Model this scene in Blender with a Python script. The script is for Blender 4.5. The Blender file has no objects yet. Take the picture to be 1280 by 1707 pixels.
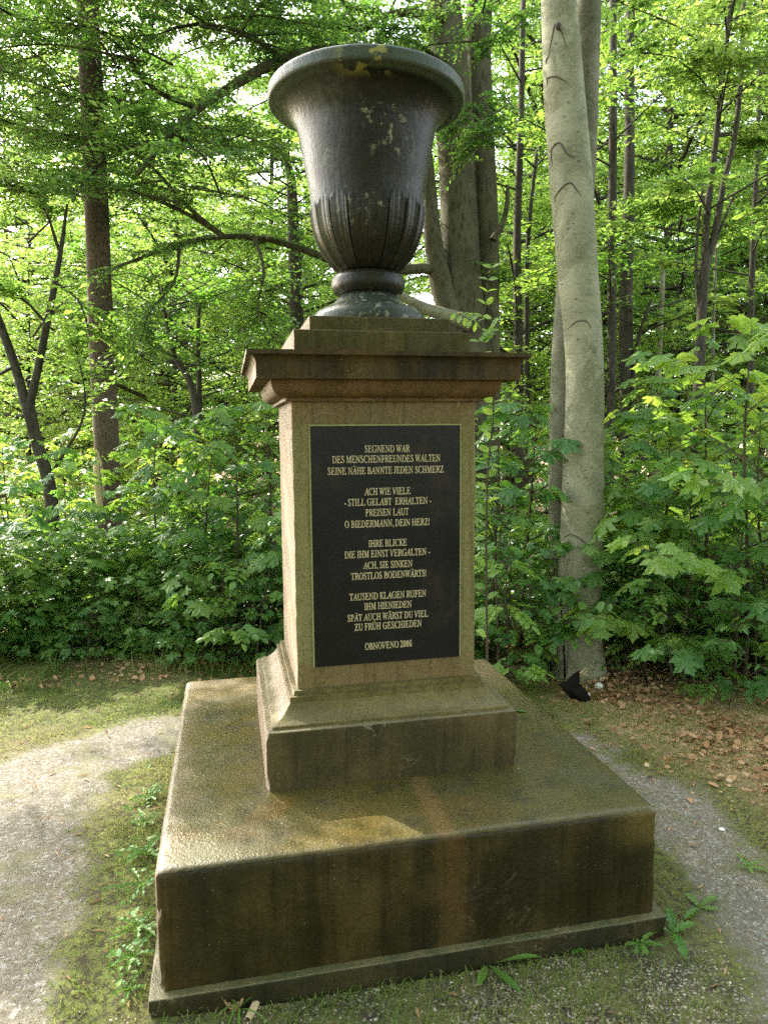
import bpy, math
import numpy as np
from mathutils import Vector, Matrix

# ------------------------------------------------------------------ scene, camera, light
SC = bpy.context.scene
COL = SC.collection
SC.render.engine = 'CYCLES'
R = math.radians
CAM = np.array([-0.5229, -2.6839, 1.6])
FPX = 1201.6                      # focal length in pixels of the 1280 px wide photograph
YAW, PITCH, ROLL = R(-12.096), R(-6.378), R(-0.482)
FWD = np.array([-math.sin(YAW)*math.cos(PITCH), math.cos(YAW)*math.cos(PITCH), math.sin(PITCH)])
_rt = np.array([math.cos(YAW), math.sin(YAW), 0.0]); _up = np.cross(_rt, FWD)
RT = math.cos(ROLL)*_rt + math.sin(ROLL)*_up
UP = -math.sin(ROLL)*_rt + math.cos(ROLL)*_up
cam = bpy.data.cameras.new('camera'); cam.sensor_fit = 'HORIZONTAL'; cam.sensor_width = 36
cam.lens = FPX/1280*36; cam.clip_end = 600; cam.clip_start = 0.05
camo = bpy.data.objects.new('camera', cam); COL.objects.link(camo)
camo.matrix_world = Matrix(((RT[0], UP[0], -FWD[0], CAM[0]), (RT[1], UP[1], -FWD[1], CAM[1]),
                            (RT[2], UP[2], -FWD[2], CAM[2]), (0, 0, 0, 1)))
SC.camera = camo

SUN_EL, SUN_AZ = R(38), math.atan2(-0.563, 0.826)       # azimuth from +Y towards +X
S = Vector((math.sin(SUN_AZ)*math.cos(SUN_EL), math.cos(SUN_AZ)*math.cos(SUN_EL), math.sin(SUN_EL)))
W = bpy.data.worlds.new('World'); SC.world = W; W.use_nodes = True
wn = W.node_tree; sky = wn.nodes.new('ShaderNodeTexSky'); sky.sky_type = 'NISHITA'; sky.sun_disc = False
sky.sun_elevation = SUN_EL; sky.sun_rotation = SUN_AZ; sky.dust_density = 2.0; sky.air_density = 1.0
hs = wn.nodes.new('ShaderNodeHueSaturation'); hs.inputs['Saturation'].default_value = .6   # thin white cloud over the blue
wm = wn.nodes.new('ShaderNodeMix'); wm.data_type = 'RGBA'; wm.blend_type = 'MULTIPLY'; wm.inputs['Factor'].default_value = 1; wm.inputs[7].default_value = (1, .965, .89, 1)
wn.links.new(sky.outputs[0], hs.inputs['Color']); wn.links.new(hs.outputs[0], wm.inputs[6]); wn.links.new(wm.outputs[2], wn.nodes['Background'].inputs[0]); wn.nodes['Background'].inputs[1].default_value = 0.15
sl = bpy.data.lights.new('sun', 'SUN'); sl.energy = 2.0; sl.angle = R(0.5); sl.color = (1, 0.94, 0.82)
so = bpy.data.objects.new('sun', sl); COL.objects.link(so); so.rotation_euler = S.to_track_quat('Z', 'Y').to_euler()
VS = SC.view_settings; VS.view_transform = 'Standard'; VS.look = 'None'; VS.exposure = 2.95; VS.gamma = 1
cy = SC.cycles
cy.max_bounces = 9; cy.diffuse_bounces = 7; cy.glossy_bounces = 3; cy.transmission_bounces = 5; cy.transparent_max_bounces = 4
cy.use_denoising = False; cy.caustics_reflective = False; cy.caustics_refractive = False; cy.sample_clamp_indirect = 6


# ------------------------------------------------------------------ helpers
def at(px, py, depth):
    return CAM + (FWD + RT*(px-640)/FPX - UP*(py-853.5)/FPX)*depth

def onz(px, py, z=0.0):
    v = FWD + RT*(px-640)/FPX - UP*(py-853.5)/FPX
    return CAM + v*(z-CAM[2])/v[2]

def sstep(a, b, x):
    t = np.clip((np.asarray(x, float)-a)/(b-a), 0, 1); return t*t*(3-2*t)

_rg = np.random.default_rng(5)
_GR = _rg.random((64, 64))
def vnoise(x, y):
    x = np.asarray(x, float); y = np.asarray(y, float)
    xi = np.floor(x).astype(int); yi = np.floor(y).astype(int); fx = x-xi; fy = y-yi
    fx = fx*fx*(3-2*fx); fy = fy*fy*(3-2*fy)
    g = lambda i, j: _GR[i % 64, j % 64]
    return (g(xi, yi)*(1-fx)+g(xi+1, yi)*fx)*(1-fy)+(g(xi, yi+1)*(1-fx)+g(xi+1, yi+1)*fx)*fy
def fbm(x, y, o=4):
    s = 0; a = .5; n = 0
    for k in range(o):
        s = s+a*vnoise(x*2**k+17*k, y*2**k+9*k); n += a; a *= .5
    return s/n

def H(x, y):
    """height of the ground"""
    x = np.asarray(x, float); y = np.asarray(y, float)
    h = 0.055*sstep(-0.35, -0.95, x)*sstep(-1.1, -0.5, y)
    h = h - 0.02*sstep(0.3, 1.0, x)*0
    r = np.hypot(x, y)
    h = h - 0.13*np.clip(y-2.9+0.35*np.clip(x, -3, 3), 0, 9)*sstep(0.5, -1.5, x)
    h = h - 0.06*np.clip(r-3.4, 0, 12)*sstep(-.5, 1.5, x)
    h = h + (fbm(x*1.3, y*1.3)-.5)*.10*sstep(1.6, 4, r) + (fbm(x*6, y*6)-.5)*.018*sstep(1.0, 1.4, r)
    return h

def tag(o, label=None, cat=None, group=None, kind=None):
    if label: o['label'] = label
    if cat: o['category'] = cat
    if group: o['group'] = group
    if kind: o['kind'] = kind
    return o

def link(name, me, parent=None):
    o = bpy.data.objects.new(name, me); COL.objects.link(o)
    if parent is not None: o.parent = parent
    return o

def thing(name, loc, label, cat, group=None):
    o = bpy.data.objects.new(name, None); COL.objects.link(o); o.empty_display_size = .1
    o.location = Vector(loc); return tag(o, label, cat, group)

def dup(root, loc, rz, sc, label, group=None, name=None):
    r = root.copy(); COL.objects.link(r); r.location = Vector(loc); r.rotation_euler = (0, 0, rz); r.scale = (sc, sc, sc)
    r['label'] = label
    if group: r['group'] = group
    if name: r.name = name
    for ch in list(root.children):
        c = ch.copy(); COL.objects.link(c); c.parent = r
    return r

class MB:
    """collects vertices and faces, then builds ONE mesh"""
    def __init__(s): s.V = []; s.F = []; s.A = []; s.n = 0
    def add(s, V, F, a=None):
        V = np.asarray(V, float).reshape(-1, 3); F = np.asarray(F, int)
        s.V.append(V); s.F.append(F+s.n); s.n += len(V)
        s.A.append(np.zeros(len(F)) if a is None else np.asarray(a, float)*np.ones(len(F)))
    def mesh(s, name, mat, smooth=True, vattr=None):
        me = bpy.data.meshes.new(name)
        V = np.concatenate(s.V); me.vertices.add(len(V)); me.vertices.foreach_set('co', V.ravel())
        loops = np.concatenate([f.ravel() for f in s.F]); sizes = np.concatenate([np.full(len(f), f.shape[1]) for f in s.F])
        me.loops.add(len(loops)); me.loops.foreach_set('vertex_index', loops.astype(np.int32))
        me.polygons.add(len(sizes)); st = np.concatenate([[0], np.cumsum(sizes)[:-1]])
        me.polygons.foreach_set('loop_start', st.astype(np.int32))
        me.polygons.foreach_set('use_smooth', np.full(len(sizes), smooth))
        a = me.attributes.new('rnd', 'FLOAT', 'FACE'); a.data.foreach_set('value', np.concatenate(s.A).astype(np.float32))
        if vattr is not None:
            for k, v in vattr.items():
                b = me.attributes.new(k, 'FLOAT', 'POINT'); b.data.foreach_set('value', np.asarray(v, np.float32))
        me.update(calc_edges=True)
        for m in (mat if isinstance(mat, (list, tuple)) else [mat]): me.materials.append(m)
        return me
    def build(s, name, mat, parent=None, smooth=True, vattr=None):
        return link(name, s.mesh(name, mat, smooth, vattr), parent)

def norm(v): return v/np.maximum(np.linalg.norm(v, axis=-1, keepdims=True), 1e-9)

def resample(P, n, curve=True):
    P = np.asarray(P, float)
    if len(P) > 2 and curve:
        t = np.concatenate([[0], np.cumsum(np.linalg.norm(np.diff(P[:, :3], axis=0), axis=1))])
        m = np.gradient(P, t, axis=0); q = np.linspace(0, t[-1], n); i = np.clip(np.searchsorted(t, q, 'right')-1, 0, len(t)-2)
        h = (t[i+1]-t[i])[:, None]; u = ((q-t[i])/(t[i+1]-t[i]))[:, None]
        return (2*u**3-3*u**2+1)*P[i]+(u**3-2*u**2+u)*h*m[i]+(-2*u**3+3*u**2)*P[i+1]+(u**3-u**2)*h*m[i+1]
    t = np.linspace(0, len(P)-1, len(P)); q = np.linspace(0, len(P)-1, n)
    return np.stack([np.interp(q, t, P[:, k]) for k in range(P.shape[1])], 1)

def tube(mb, P, rad, k=6, bump=0.0, rng=None, a=0.0, cap=True):
    P = np.asarray(P, float); n = len(P); rad = np.asarray(rad, float)*np.ones(n)
    T = norm(np.gradient(P, axis=0))
    ref = np.array([1.0, 0, 0]) if abs(T[0, 0]) < .8 else np.array([0, 1.0, 0])
    A = np.zeros((n, 3)); A[0] = norm(ref-T[0]*(ref@T[0]))
    for i in range(1, n): A[i] = norm(A[i-1]-T[i]*(A[i-1]@T[i]))
    B = np.cross(T, A); th = np.linspace(0, 2*np.pi, k, endpoint=False)
    rr = rad[:, None]*np.ones((1, k))
    if bump and rng is not None:
        o = rng.random()*50
        rr = rr*(1+bump*(2*fbm(np.cos(th)[None]*1.2+o, np.arange(n)[:, None]*.18+np.sin(th)[None]*1.2, 3)-1))
    V = P[:, None]+rr[..., None]*(np.cos(th)[None, :, None]*A[:, None]+np.sin(th)[None, :, None]*B[:, None])
    i = np.arange(n-1)[:, None]*k; j = np.arange(k)[None]
    F = np.stack([i+j, i+(j+1) % k, i+k+(j+1) % k, i+k+j], -1).reshape(-1, 4)
    mb.add(V.reshape(-1, 3), F, a)
    if cap:
        m = len(V.reshape(-1, 3)); mb.F.append(np.array([[(n-1)*k+q for q in range(k)]])+mb.n-m); mb.A.append(np.zeros(1))

# leaf templates: x across, y along the leaf, z up ------------------------------------
T_SIMPLE = (np.array([(0, 0, 0), (-.27, .45, .07), (0, 1, -.05), (.27, .45, .07)]), np.array([(0, 2, 1), (0, 3, 2)]))
T_NARROW = (np.array([(0, 0, 0), (-.09, .4, .02), (0, 1, -.08), (.09, .4, .02)]), np.array([(0, 2, 1), (0, 3, 2)]))
T_OVAL = (np.array([(0, 0, 0), (-.22, .22, .05), (-.30, .5, .06), (-.19, .8, .02), (0, 1, -.06), (.19, .8, .02), (.30, .5, .06), (.22, .22, .05), (0, .5, 0)]),
          np.array([(0, 8, 1), (1, 8, 2), (2, 8, 3), (3, 8, 4), (4, 8, 5), (5, 8, 6), (6, 8, 7), (7, 8, 0)]))
def _maple(k):
    h = [(.0, .0), (.10, -.10), (.30, -.08), (.50, .0), (.40, .12), (.28, .24), (.44, .36), (.50, .45), (.66, .56), (.46, .58), (.34, .64), (.17, .50), (.24, .72), (.13, .78)]
    pts = h+[(0, 1.0)]+[(-x, y) for x, y in h[:0:-1]]
    V = [(0, .22, .03)]+[(x, y, -.22*abs(x)**1.3*(1 if k == 0 else 1.7)-.20*max(0, y-.3)**2*(1+k)+.03*((i*7) % 3-1)) for i, (x, y) in enumerate(pts)]
    n = len(pts); F = [(0, 1+i, 1+(i+1) % n) for i in range(n)]
    return np.array(V), np.array(F)
T_MAPLE, T_MAPLE2 = _maple(0), _maple(1)

def leaves(mb, T, P, D, N, s, rnd):
    """one leaf of template T at each point: along D, face normal N, length s"""
    P = np.asarray(P, float); D = norm(np.asarray(D, float)); N = np.asarray(N, float)
    N = norm(N-D*(N*D).sum(-1, keepdims=True)); X = np.cross(D, N); V, F = T
    s = (np.asarray(s, float)*np.ones(len(P)))[:, None, None]
    W_ = P[:, None]+s*(V[None, :, 0:1]*X[:, None]+V[None, :, 1:2]*D[:, None]+V[None, :, 2:3]*N[:, None])
    m = len(V); FF = (F[None]+(np.arange(len(P))*m)[:, None, None]).reshape(-1, F.shape[1])
    mb.add(W_.reshape(-1, 3), FF, np.repeat(np.asarray(rnd, float), len(F)))

def sprays(mb, twig, B, D, L, m, size, rng, T=T_SIMPLE, droop=.15, tilt=.35, twr=.003):
    """leafy twigs: from base points B along D, m alternating leaves each, lying in roughly level layers"""
    n = len(B)
    if n == 0: return
    D = norm(D); L = np.asarray(L, float)*np.ones(n)
    U = norm(np.array([0, 0, 1.0])+rng.normal(0, tilt*.6, (n, 3))); Sd = norm(np.cross(D, U))
    t = (np.arange(m)+.6)/m
    P = B[:, None]+(D*L[:, None])[:, None]*t[None, :, None]+np.array([0, 0, -1.0])*droop*(L[:, None]*t[None]**2)[..., None]
    sg = np.where(np.arange(m) % 2 == 0, 1, -1)[None, :, None]
    ld = D[:, None]*.65+Sd[:, None]*sg*.8+np.array([0, 0, -.18])+rng.normal(0, .22, (n, m, 3))
    P = P+Sd[:, None]*sg*.15*size
    nn = U[:, None]+rng.normal(0, tilt, (n, m, 3))
    leaves(mb, T, P.reshape(-1, 3), ld.reshape(-1, 3), nn.reshape(-1, 3), (size*(.65+.6*rng.random((n, m)))).ravel(), rng.random(n*m)*.6+np.repeat(rng.random(n)*.4, m))
    if twig is not None:
        for i in range(n):
            q = B[i]+D[i]*L[i]*np.array([[0], [.5], [1.0]])+np.array([[0, 0, 0], [0, 0, -droop*.25], [0, 0, -droop]])*L[i]
            tube(twig, q, [twr, twr*.7, twr*.3], 3, cap=False)

def fan(mb, wood, P, rad, n, L, m, size, rng, t0=.25, T=T_SIMPLE, droop=.15, spread=1.0, sub=True, twigs=True, k=5, tilt=.35):
    """a bough along polyline P: bark tube, side twigs and their leaf sprays"""
    P = resample(P, 12)
    r = np.linspace(rad, max(rad*.18, .004), 12)
    if wood is not None: tube(wood, P, r, k, a=.5)
    T_ = norm(np.gradient(P, axis=0)); ts = t0+(1-t0)*rng.random(n)**.8
    i = np.clip((ts*11).astype(int), 0, 10); B = P[i]+(P[i+1]-P[i])*((ts*11)-i)[:, None]
    d = T_[i]; sd = norm(np.cross(d, [0, 0, 1.0])); sg = np.where(rng.random(n) < .5, -1, 1)[:, None]
    D = d*(.35+.5*rng.random((n, 1)))+sd*sg*spread+np.array([0, 0, 1.0])*rng.normal(.06, .22, (n, 1))
    Ls = L*(.5+.8*rng.random(n))*(1-.45*ts)
    sprays(mb, wood if twigs else None, B, D, Ls, m, size, rng, T, droop, tilt)
    if sub:
        q = max(2, n//2); idx = rng.integers(0, n, q)
        B2 = B[idx]+norm(D[idx])*Ls[idx][:, None]*(.3+.5*rng.random((q, 1))); s2 = norm(np.cross(norm(D[idx]), [0, 0, 1.0]))*np.where(rng.random(q) < .5, -1, 1)[:, None]
        sprays(mb, wood if twigs else None, B2, norm(D[idx])*.6+s2, Ls[idx]*.6, max(4, m*2//3), size, rng, T, droop, tilt)

# ------------------------------------------------------------------ materials
class NT:
    def __init__(s, name):
        s.m = bpy.data.materials.new(name); s.m.use_nodes = True; s.t = s.m.node_tree; s.N = s.t.nodes; s.p = s.N['Principled BSDF']; s.out = s.N['Material Output']
    def n(s, typ, **kw):
        x = s.N.new(typ)
        for k, v in kw.items(): setattr(x, k, v)
        return x
    def put(s, sock, v):
        if isinstance(v, bpy.types.NodeSocket): s.t.links.new(v, sock)
        elif isinstance(v, (tuple, list)) and len(v) == 3 and sock.type == 'RGBA': sock.default_value = (*v, 1)
        else: sock.default_value = v
    def noise(s, vec, scale, detail=4, rough=.55, dist=0.0):
        x = s.n('ShaderNodeTexNoise'); s.put(x.inputs['Vector'], vec); x.inputs['Scale'].default_value = scale
        x.inputs['Detail'].default_value = detail; x.inputs['Roughness'].default_value = rough; x.inputs['Distortion'].default_value = dist
        return x.outputs['Fac']
    def vor(s, vec, scale, feat='F1', out='Distance', rnd=1.0):
        x = s.n('ShaderNodeTexVoronoi', feature=feat); s.put(x.inputs['Vector'], vec); x.inputs['Scale'].default_value = scale; x.inputs['Randomness'].default_value = rnd
        return x.outputs[out]
    def map(s, v, a, b, c=0.0, d=1.0, smooth=True):
        x = s.n('ShaderNodeMapRange'); x.interpolation_type = 'SMOOTHSTEP' if smooth else 'LINEAR'
        s.put(x.inputs[0], v)
        for i, q in enumerate((a, b, c, d)): x.inputs[i+1].default_value = q
        return x.outputs[0]
    def math(s, op, a, b=0.0, c=0.0):
        x = s.n('ShaderNodeMath', operation=op); s.put(x.inputs[0], a); s.put(x.inputs[1], b)
        if op == 'MULTIPLY_ADD': s.put(x.inputs[2], c)
        return x.outputs[0]
    def mul(s, a, b): return s.math('MULTIPLY', a, b)
    def mix(s, f, a, b, mode='MIX'):
        x = s.n('ShaderNodeMix', data_type='RGBA', blend_type=mode); s.put(x.inputs['Factor'], f)
        s.put(x.inputs[6], a); s.put(x.inputs[7], b); return x.outputs[2]
    def pos(s):
        return s.n('ShaderNodeNewGeometry').outputs['Position']
    def obj(s): return s.n('ShaderNodeTexCoord').outputs['Object']
    def xyz(s, v):
        x = s.n('ShaderNodeSeparateXYZ'); s.put(x.inputs[0], v); return x.outputs
    def nrm(s): return s.xyz(s.n('ShaderNodeNewGeometry').outputs['True Normal'])
    def scalev(s, v, sc):
        x = s.n('ShaderNodeMapping'); s.put(x.inputs['Vector'], v); x.inputs['Scale'].default_value = sc; return x.outputs[0]
    def attr(s, name): return s.n('ShaderNodeAttribute', attribute_name=name).outputs['Fac']
    def bump(s, h, dist, strength=1.0, prev=None):
        x = s.n('ShaderNodeBump'); s.put(x.inputs['Height'], h); x.inputs['Distance'].default_value = dist; x.inputs['Strength'].default_value = strength
        if prev is not None: s.put(x.inputs['Normal'], prev)
        return x.outputs[0]
    def done(s, col=None, rough=None, nor=None, spec=None):
        if col is not None: s.put(s.p.inputs['Base Color'], col)
        if rough is not None: s.put(s.p.inputs['Roughness'], rough)
        if nor is not None: s.put(s.p.inputs['Normal'], nor)
        if spec is not None: s.put(s.p.inputs['Specular IOR Level'], spec)
        return s.m

def leaf_mat(name, c1, c2, c3, tc1, tc2, trans=.45, rough=.42, spec=.45):
    g = NT(name); r = g.attr('rnd'); oi = g.n('ShaderNodeObjectInfo').outputs['Random']
    n = g.noise(g.pos(), 1.1, 2)
    f = g.math('ADD', g.mul(r, .55), g.mul(oi, .5)); f = g.math('ADD', f, g.map(n, .3, .7, -.2, .2))
    col = g.mix(g.map(f, .15, .6), c1, c2); col = g.mix(g.map(f, .6, 1.0), col, c3)
    tc = g.mix(g.map(f, .1, .9), tc1, tc2)
    m = g.done(col, rough, None, spec)
    tr = g.n('ShaderNodeBsdfTranslucent'); g.put(tr.inputs['Color'], tc)
    mx = g.n('ShaderNodeMixShader'); mx.inputs[0].default_value = trans
    g.t.links.new(g.p.outputs[0], mx.inputs[1]); g.t.links.new(tr.outputs[0], mx.inputs[2]); g.t.links.new(mx.outputs[0], g.out.inputs['Surface'])
    return m

M = {}
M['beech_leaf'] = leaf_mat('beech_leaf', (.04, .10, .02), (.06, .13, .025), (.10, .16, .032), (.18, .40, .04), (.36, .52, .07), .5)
M['shaded_leaf_tint'] = leaf_mat('shaded_leaf_tint', (.03, .075, .017), (.045, .10, .02), (.07, .13, .026), (.13, .30, .035), (.26, .42, .06), .44)  # darker beech leaf: shade under the canopy put into the colour
M['sunlit_leaf_tint'] = leaf_mat('sunlit_leaf_tint', (.055, .115, .02), (.08, .145, .026), (.12, .17, .034), (.26, .48, .065), (.43, .58, .11), .54)  # brighter, yellower leaf: sunshine on the crowns put into the colour
M['maple_leaf'] = leaf_mat('maple_leaf', (.048, .12, .028), (.072, .155, .032), (.12, .195, .038), (.18, .42, .045), (.34, .54, .07), .36, .42, .34)
M['maple_fresh_lit'] = leaf_mat('maple_fresh_lit', (.075, .17, .035), (.105, .205, .035), (.15, .25, .04), (.34, .58, .06), (.54, .70, .09), .46, .38, .5)  # fresh green, raised further: sun on the right maples painted in
M['spruce_needle'] = leaf_mat('spruce_needle', (.018, .045, .018), (.03, .065, .022), (.05, .085, .025), (.06, .12, .03), (.1, .17, .03), .2, .5, .4)
M['weed_leaf'] = leaf_mat('weed_leaf', (.06, .16, .025), (.09, .20, .03), (.13, .24, .04), (.2, .42, .04), (.34, .5, .06), .35, .45, .4)
M['grass_blade'] = leaf_mat('grass_blade', (.07, .135, .022), (.13, .185, .033), (.25, .22, .09), (.2, .32, .04), (.42, .42, .12), .38, .6, .25)
M['dry_leaf'] = leaf_mat('dry_leaf', (.24, .125, .055), (.42, .25, .13), (.56, .42, .27), (.24, .11, .03), (.42, .24, .09), .2, .6, .3)

def bark_beech(k):
    g = NT('beech_bark'); o = g.obj(); n1 = g.noise(o, 2.2, 4); n2 = g.noise(g.scalev(o, (9, 9, 30)), 1.5, 4, .6); n3 = g.noise(o, 60, 3)
    col = g.mix(g.map(n1, .35, .65), (.15, .158, .105), (.25, .255, .185)); col = g.mix(g.map(n2, .54, .70, 0, .4), col, (.07, .07, .045))
    col = g.mix(g.map(g.noise(o, 2.1, 5, .68, 1.0), .45, .58, 0, .6), col, (.085, .092, .045))
    v = g.vor(g.scalev(o, (7, 7, 16)), 1.4); col = g.mix(g.map(v, .17, .06, 0, .9), col, (.045, .04, .028))
    col = g.mix(g.map(n3, .4, .7, 0, .35), col, (.30, .29, .22))
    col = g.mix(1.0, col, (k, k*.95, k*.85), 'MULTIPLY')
    b = g.bump(g.noise(o, 11, 4, .6), .015, .3); b = g.bump(n2, .012, .25, b); b = g.bump(n3, .004, .5, b)
    return g.done(col, .8, b, .2)
def bark_dark(name, a, b_, zs, sc):
    g = NT(name); o = g.obj(); v = g.vor(g.scalev(o, (1, 1, zs)), sc); n = g.noise(o, 3, 4); f = g.noise(o, 45, 4, .6)
    col = g.mix(g.map(v, .1, .6), b_, a); col = g.mix(g.map(n, .4, .65, 0, .6), col, tuple(c*.55 for c in a)); col = g.mix(g.map(f, .55, .75, 0, .5), col, tuple(min(1, c*1.9) for c in a))
    return g.done(col, .9, g.bump(f, .006, .6, g.bump(v, .02, -.6)), .15)
M['beech_bark'] = bark_beech(1.0)
M['beech_bark_dark'] = bark_beech(.62)  # same bark darkened; paints in the shade on the twin beech's rear stem
M['spruce_bark'] = bark_dark('spruce_bark', (.115, .085, .058), (.05, .036, .025), .55, 38)
M['dark_bark'] = bark_dark('dark_bark', (.06, .052, .038), (.028, .024, .018), .3, 26)
M['mossy_bark'] = bark_dark('mossy_bark', (.078, .072, .038), (.036, .032, .019), .3, 22)
M['twig'] = bark_dark('twig', (.075, .06, .035), (.04, .03, .02), .3, 40)
g = NT('bare_wood'); n = g.noise(g.scalev(g.obj(), (30, 30, 3)), 3, 4)
M['bare_wood'] = g.done(g.mix(n, (.34, .25, .12), (.55, .44, .26)), .8)
g = NT('branch_scar'); M['scar'] = g.done(g.mix(g.noise(g.obj(), 40, 3), (.03, .026, .018), (.07, .06, .04)), .9)
g = NT('charred_wood'); n = g.noise(g.obj(), 30, 4, .6); M['char'] = g.done(g.mix(n, (.003, .003, .003), (.014, .012, .010)), .9, g.bump(n, .01, .8), .08)

# ------------------------------------------------------------------ stone
def stone(name, base, algae, dark, wet=.5, algae_amt=.5, dark_amt=.5, left_pale=True, top=None, extra=None, rough=(.45, .8), vein_amt=.3):
    """weathered sandstone: warm base, algae film, dark stains, pale veins; paler and less stained on faces turned left"""
    g = NT(name); p = g.obj(); X, Y, Z = g.xyz(p); nx, ny, nz = g.nrm()
    big = g.noise(p, 2.6, 5, .6, .4); med = g.noise(p, 9, 5, .62, .3); fine = g.noise(p, 70, 4, .65); grain = g.noise(p, 260, 2, .6)
    streak = g.noise(g.scalev(p, (14, 14, 1.3)), 1.0, 4, .6)
    col = g.mix(g.map(med, .3, .7), base, tuple(c*.72 for c in base))
    cl = g.map(nx, -.35, -.8) if left_pale else g.map(nx, -2, -3)
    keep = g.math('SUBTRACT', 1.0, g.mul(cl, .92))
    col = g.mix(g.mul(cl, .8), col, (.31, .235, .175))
    col = g.mix(g.mul(g.mul(g.map(big, .33, .6), algae_amt), keep), col, algae)
    dk = g.mul(g.map(g.math('ADD', g.mul(big, .5), g.mul(streak, .5)), .38, .6), dark_amt)
    col = g.mix(g.mul(dk, keep), col, dark)
    if extra: col = extra(g, col, X, Y, Z, nx, ny, nz, med, fine, big)
    if top: col = g.mix(g.mul(g.map(nz, .5, .85), .85), col, top(g, X, Y, Z, big, med, fine))
    col = g.mix(g.map(fine, .5, .72, 0, .45), col, g.mix(1.0, col, (.45, .43, .4), 'MULTIPLY'))
    col = g.mix(g.map(grain, .58, .74, 0, .4), col, g.mix(1.0, col, (1.55, 1.5, 1.4), 'MULTIPLY'))
    vein = g.math('ABSOLUTE', g.math('SUBTRACT', g.noise(p, 6.5, 3, .5, 1.5), .5))
    vm = g.mul(g.map(vein, .007, .002), g.map(g.noise(p, 3.3, 2), .56, .66))
    col = g.mix(g.mul(vm, vein_amt), col, (.30, .26, .16))
    pit = g.noise(p, 115, 3, .7); col = g.mix(g.map(pit, .56, .68, 0, .55), col, g.mix(1.0, col, (.35, .33, .3), 'MULTIPLY')); col = g.mix(g.map(pit, .42, .32, 0, .6), col, g.mix(1.0, col, (1.6, 1.55, 1.4), 'MULTIPLY'))
    drip = g.noise(g.scalev(p, (48, 48, 1.6)), 1.0, 5, .7, .3); col = g.mix(g.mul(g.mul(g.map(drip, .53, .60), g.map(nz, .4, .2)), g.mul(keep, .38)), col, g.mix(1.0, col, (.42, .40, .36), 'MULTIPLY'))
    dots = g.vor(p, 55); col = g.mix(g.mul(g.map(dots, .11, .07), g.map(g.noise(p, 6, 3), .54, .62, 0, .5)), col, (.26, .24, .15))
    rg_ = g.map(g.noise(p, 5, 4, .6), .35, .68, rough[0], rough[1])
    b = g.bump(med, .006, .3); b = g.bump(fine, .004, .6, b); b = g.bump(grain, .0014, .6, b); b = g.bump(pit, .003, .5, b)
    return g.done(col, rg_, b, g.map(nz, .5, .85, .16, .45))

def top_block(g, X, Y, Z, big, med, fine):
    c = g.mix(g.map(big, .35, .62), (.098, .074, .020), (.070, .062, .018)); c = g.mix(g.map(med, .52, .72, 0, .75), c, (.032, .030, .018))
    c = g.mix(g.map(g.noise(g.obj(), 3.1, 4, .6, .8), .56, .7, 0, .7), c, (.11, .07, .022))
    seam = g.math('ABSOLUTE', g.math('ADD', g.math('ADD', X, g.mul(Y, -.02)), g.math('MULTIPLY_ADD', fine, .05, -.105)))
    c = g.mix(g.mul(g.map(seam, .05, .01), .6), c, (.17, .10, .036))
    ed = g.math('MAXIMUM', g.map(X, -.66, -.74), g.map(Y, 1.2, 1.3)); c = g.mix(g.mul(ed, .6), c, (.17, .13, .07))
    sun_bk = g.map(Y, .25, .65); c = g.mix(g.mul(sun_bk, .55), c, (.20, .145, .075))  # back of the top paler: sunlight there is put into the colour
    return c
def block_extra(g, col, X, Y, Z, nx, ny, nz, med, fine, big):
    fr = g.map(ny, -.5, -.8)
    seam = g.math('ABSOLUTE', g.math('ADD', X, g.math('MULTIPLY_ADD', med, .16, -.165)))
    col = g.mix(g.mul(g.mul(fr, g.mul(g.map(seam, .075, .02), g.map(big, .3, .6, .3, 1.0))), .55), col, (.085, .046, .014))
    lc = g.mul(g.map(X, -.64, -.76), g.map(med, .3, .55)); col = g.mix(g.mul(g.mul(fr, lc), .65), col, (.06, .036, .012))
    rc = g.mul(g.mul(g.map(X, .55, .72), g.map(Z, .26, .38)), g.map(big, .3, .5)); col = g.mix(g.mul(g.mul(fr, rc), .7), col, (.115, .085, .022))
    col = g.mix(g.mul(fr, g.map(g.noise(g.obj(), 4.2, 4, .6, 1.0), .56, .7, 0, .45)), col, (.042, .030, .009))
    return col
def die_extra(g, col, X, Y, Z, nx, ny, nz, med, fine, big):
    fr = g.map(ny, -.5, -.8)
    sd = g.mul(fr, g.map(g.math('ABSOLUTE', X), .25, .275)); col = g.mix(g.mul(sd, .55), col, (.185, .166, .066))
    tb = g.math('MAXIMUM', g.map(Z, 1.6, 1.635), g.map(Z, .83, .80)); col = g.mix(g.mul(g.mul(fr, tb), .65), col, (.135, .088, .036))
    return col
def cor_extra(g, col, X, Y, Z, nx, ny, nz, med, fine, big):
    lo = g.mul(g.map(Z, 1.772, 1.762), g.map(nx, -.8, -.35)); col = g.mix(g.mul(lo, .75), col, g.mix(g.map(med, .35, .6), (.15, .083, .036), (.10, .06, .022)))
    return col
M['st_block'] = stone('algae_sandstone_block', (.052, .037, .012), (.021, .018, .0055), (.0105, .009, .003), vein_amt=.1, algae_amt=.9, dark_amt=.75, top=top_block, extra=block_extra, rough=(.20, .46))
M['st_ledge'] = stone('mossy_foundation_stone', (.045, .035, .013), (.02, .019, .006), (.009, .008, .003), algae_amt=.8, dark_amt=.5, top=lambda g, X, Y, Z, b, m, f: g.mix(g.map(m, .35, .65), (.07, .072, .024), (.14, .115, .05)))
M['st_plinth'] = stone('brown_sandstone_plinth', (.085, .064, .024), (.046, .039, .012), (.019, .016, .007), algae_amt=.6, dark_amt=.6, top=lambda g, X, Y, Z, b, m, f: g.mix(g.map(m, .35, .65), (.12, .105, .05), (.165, .14, .07)))
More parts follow.
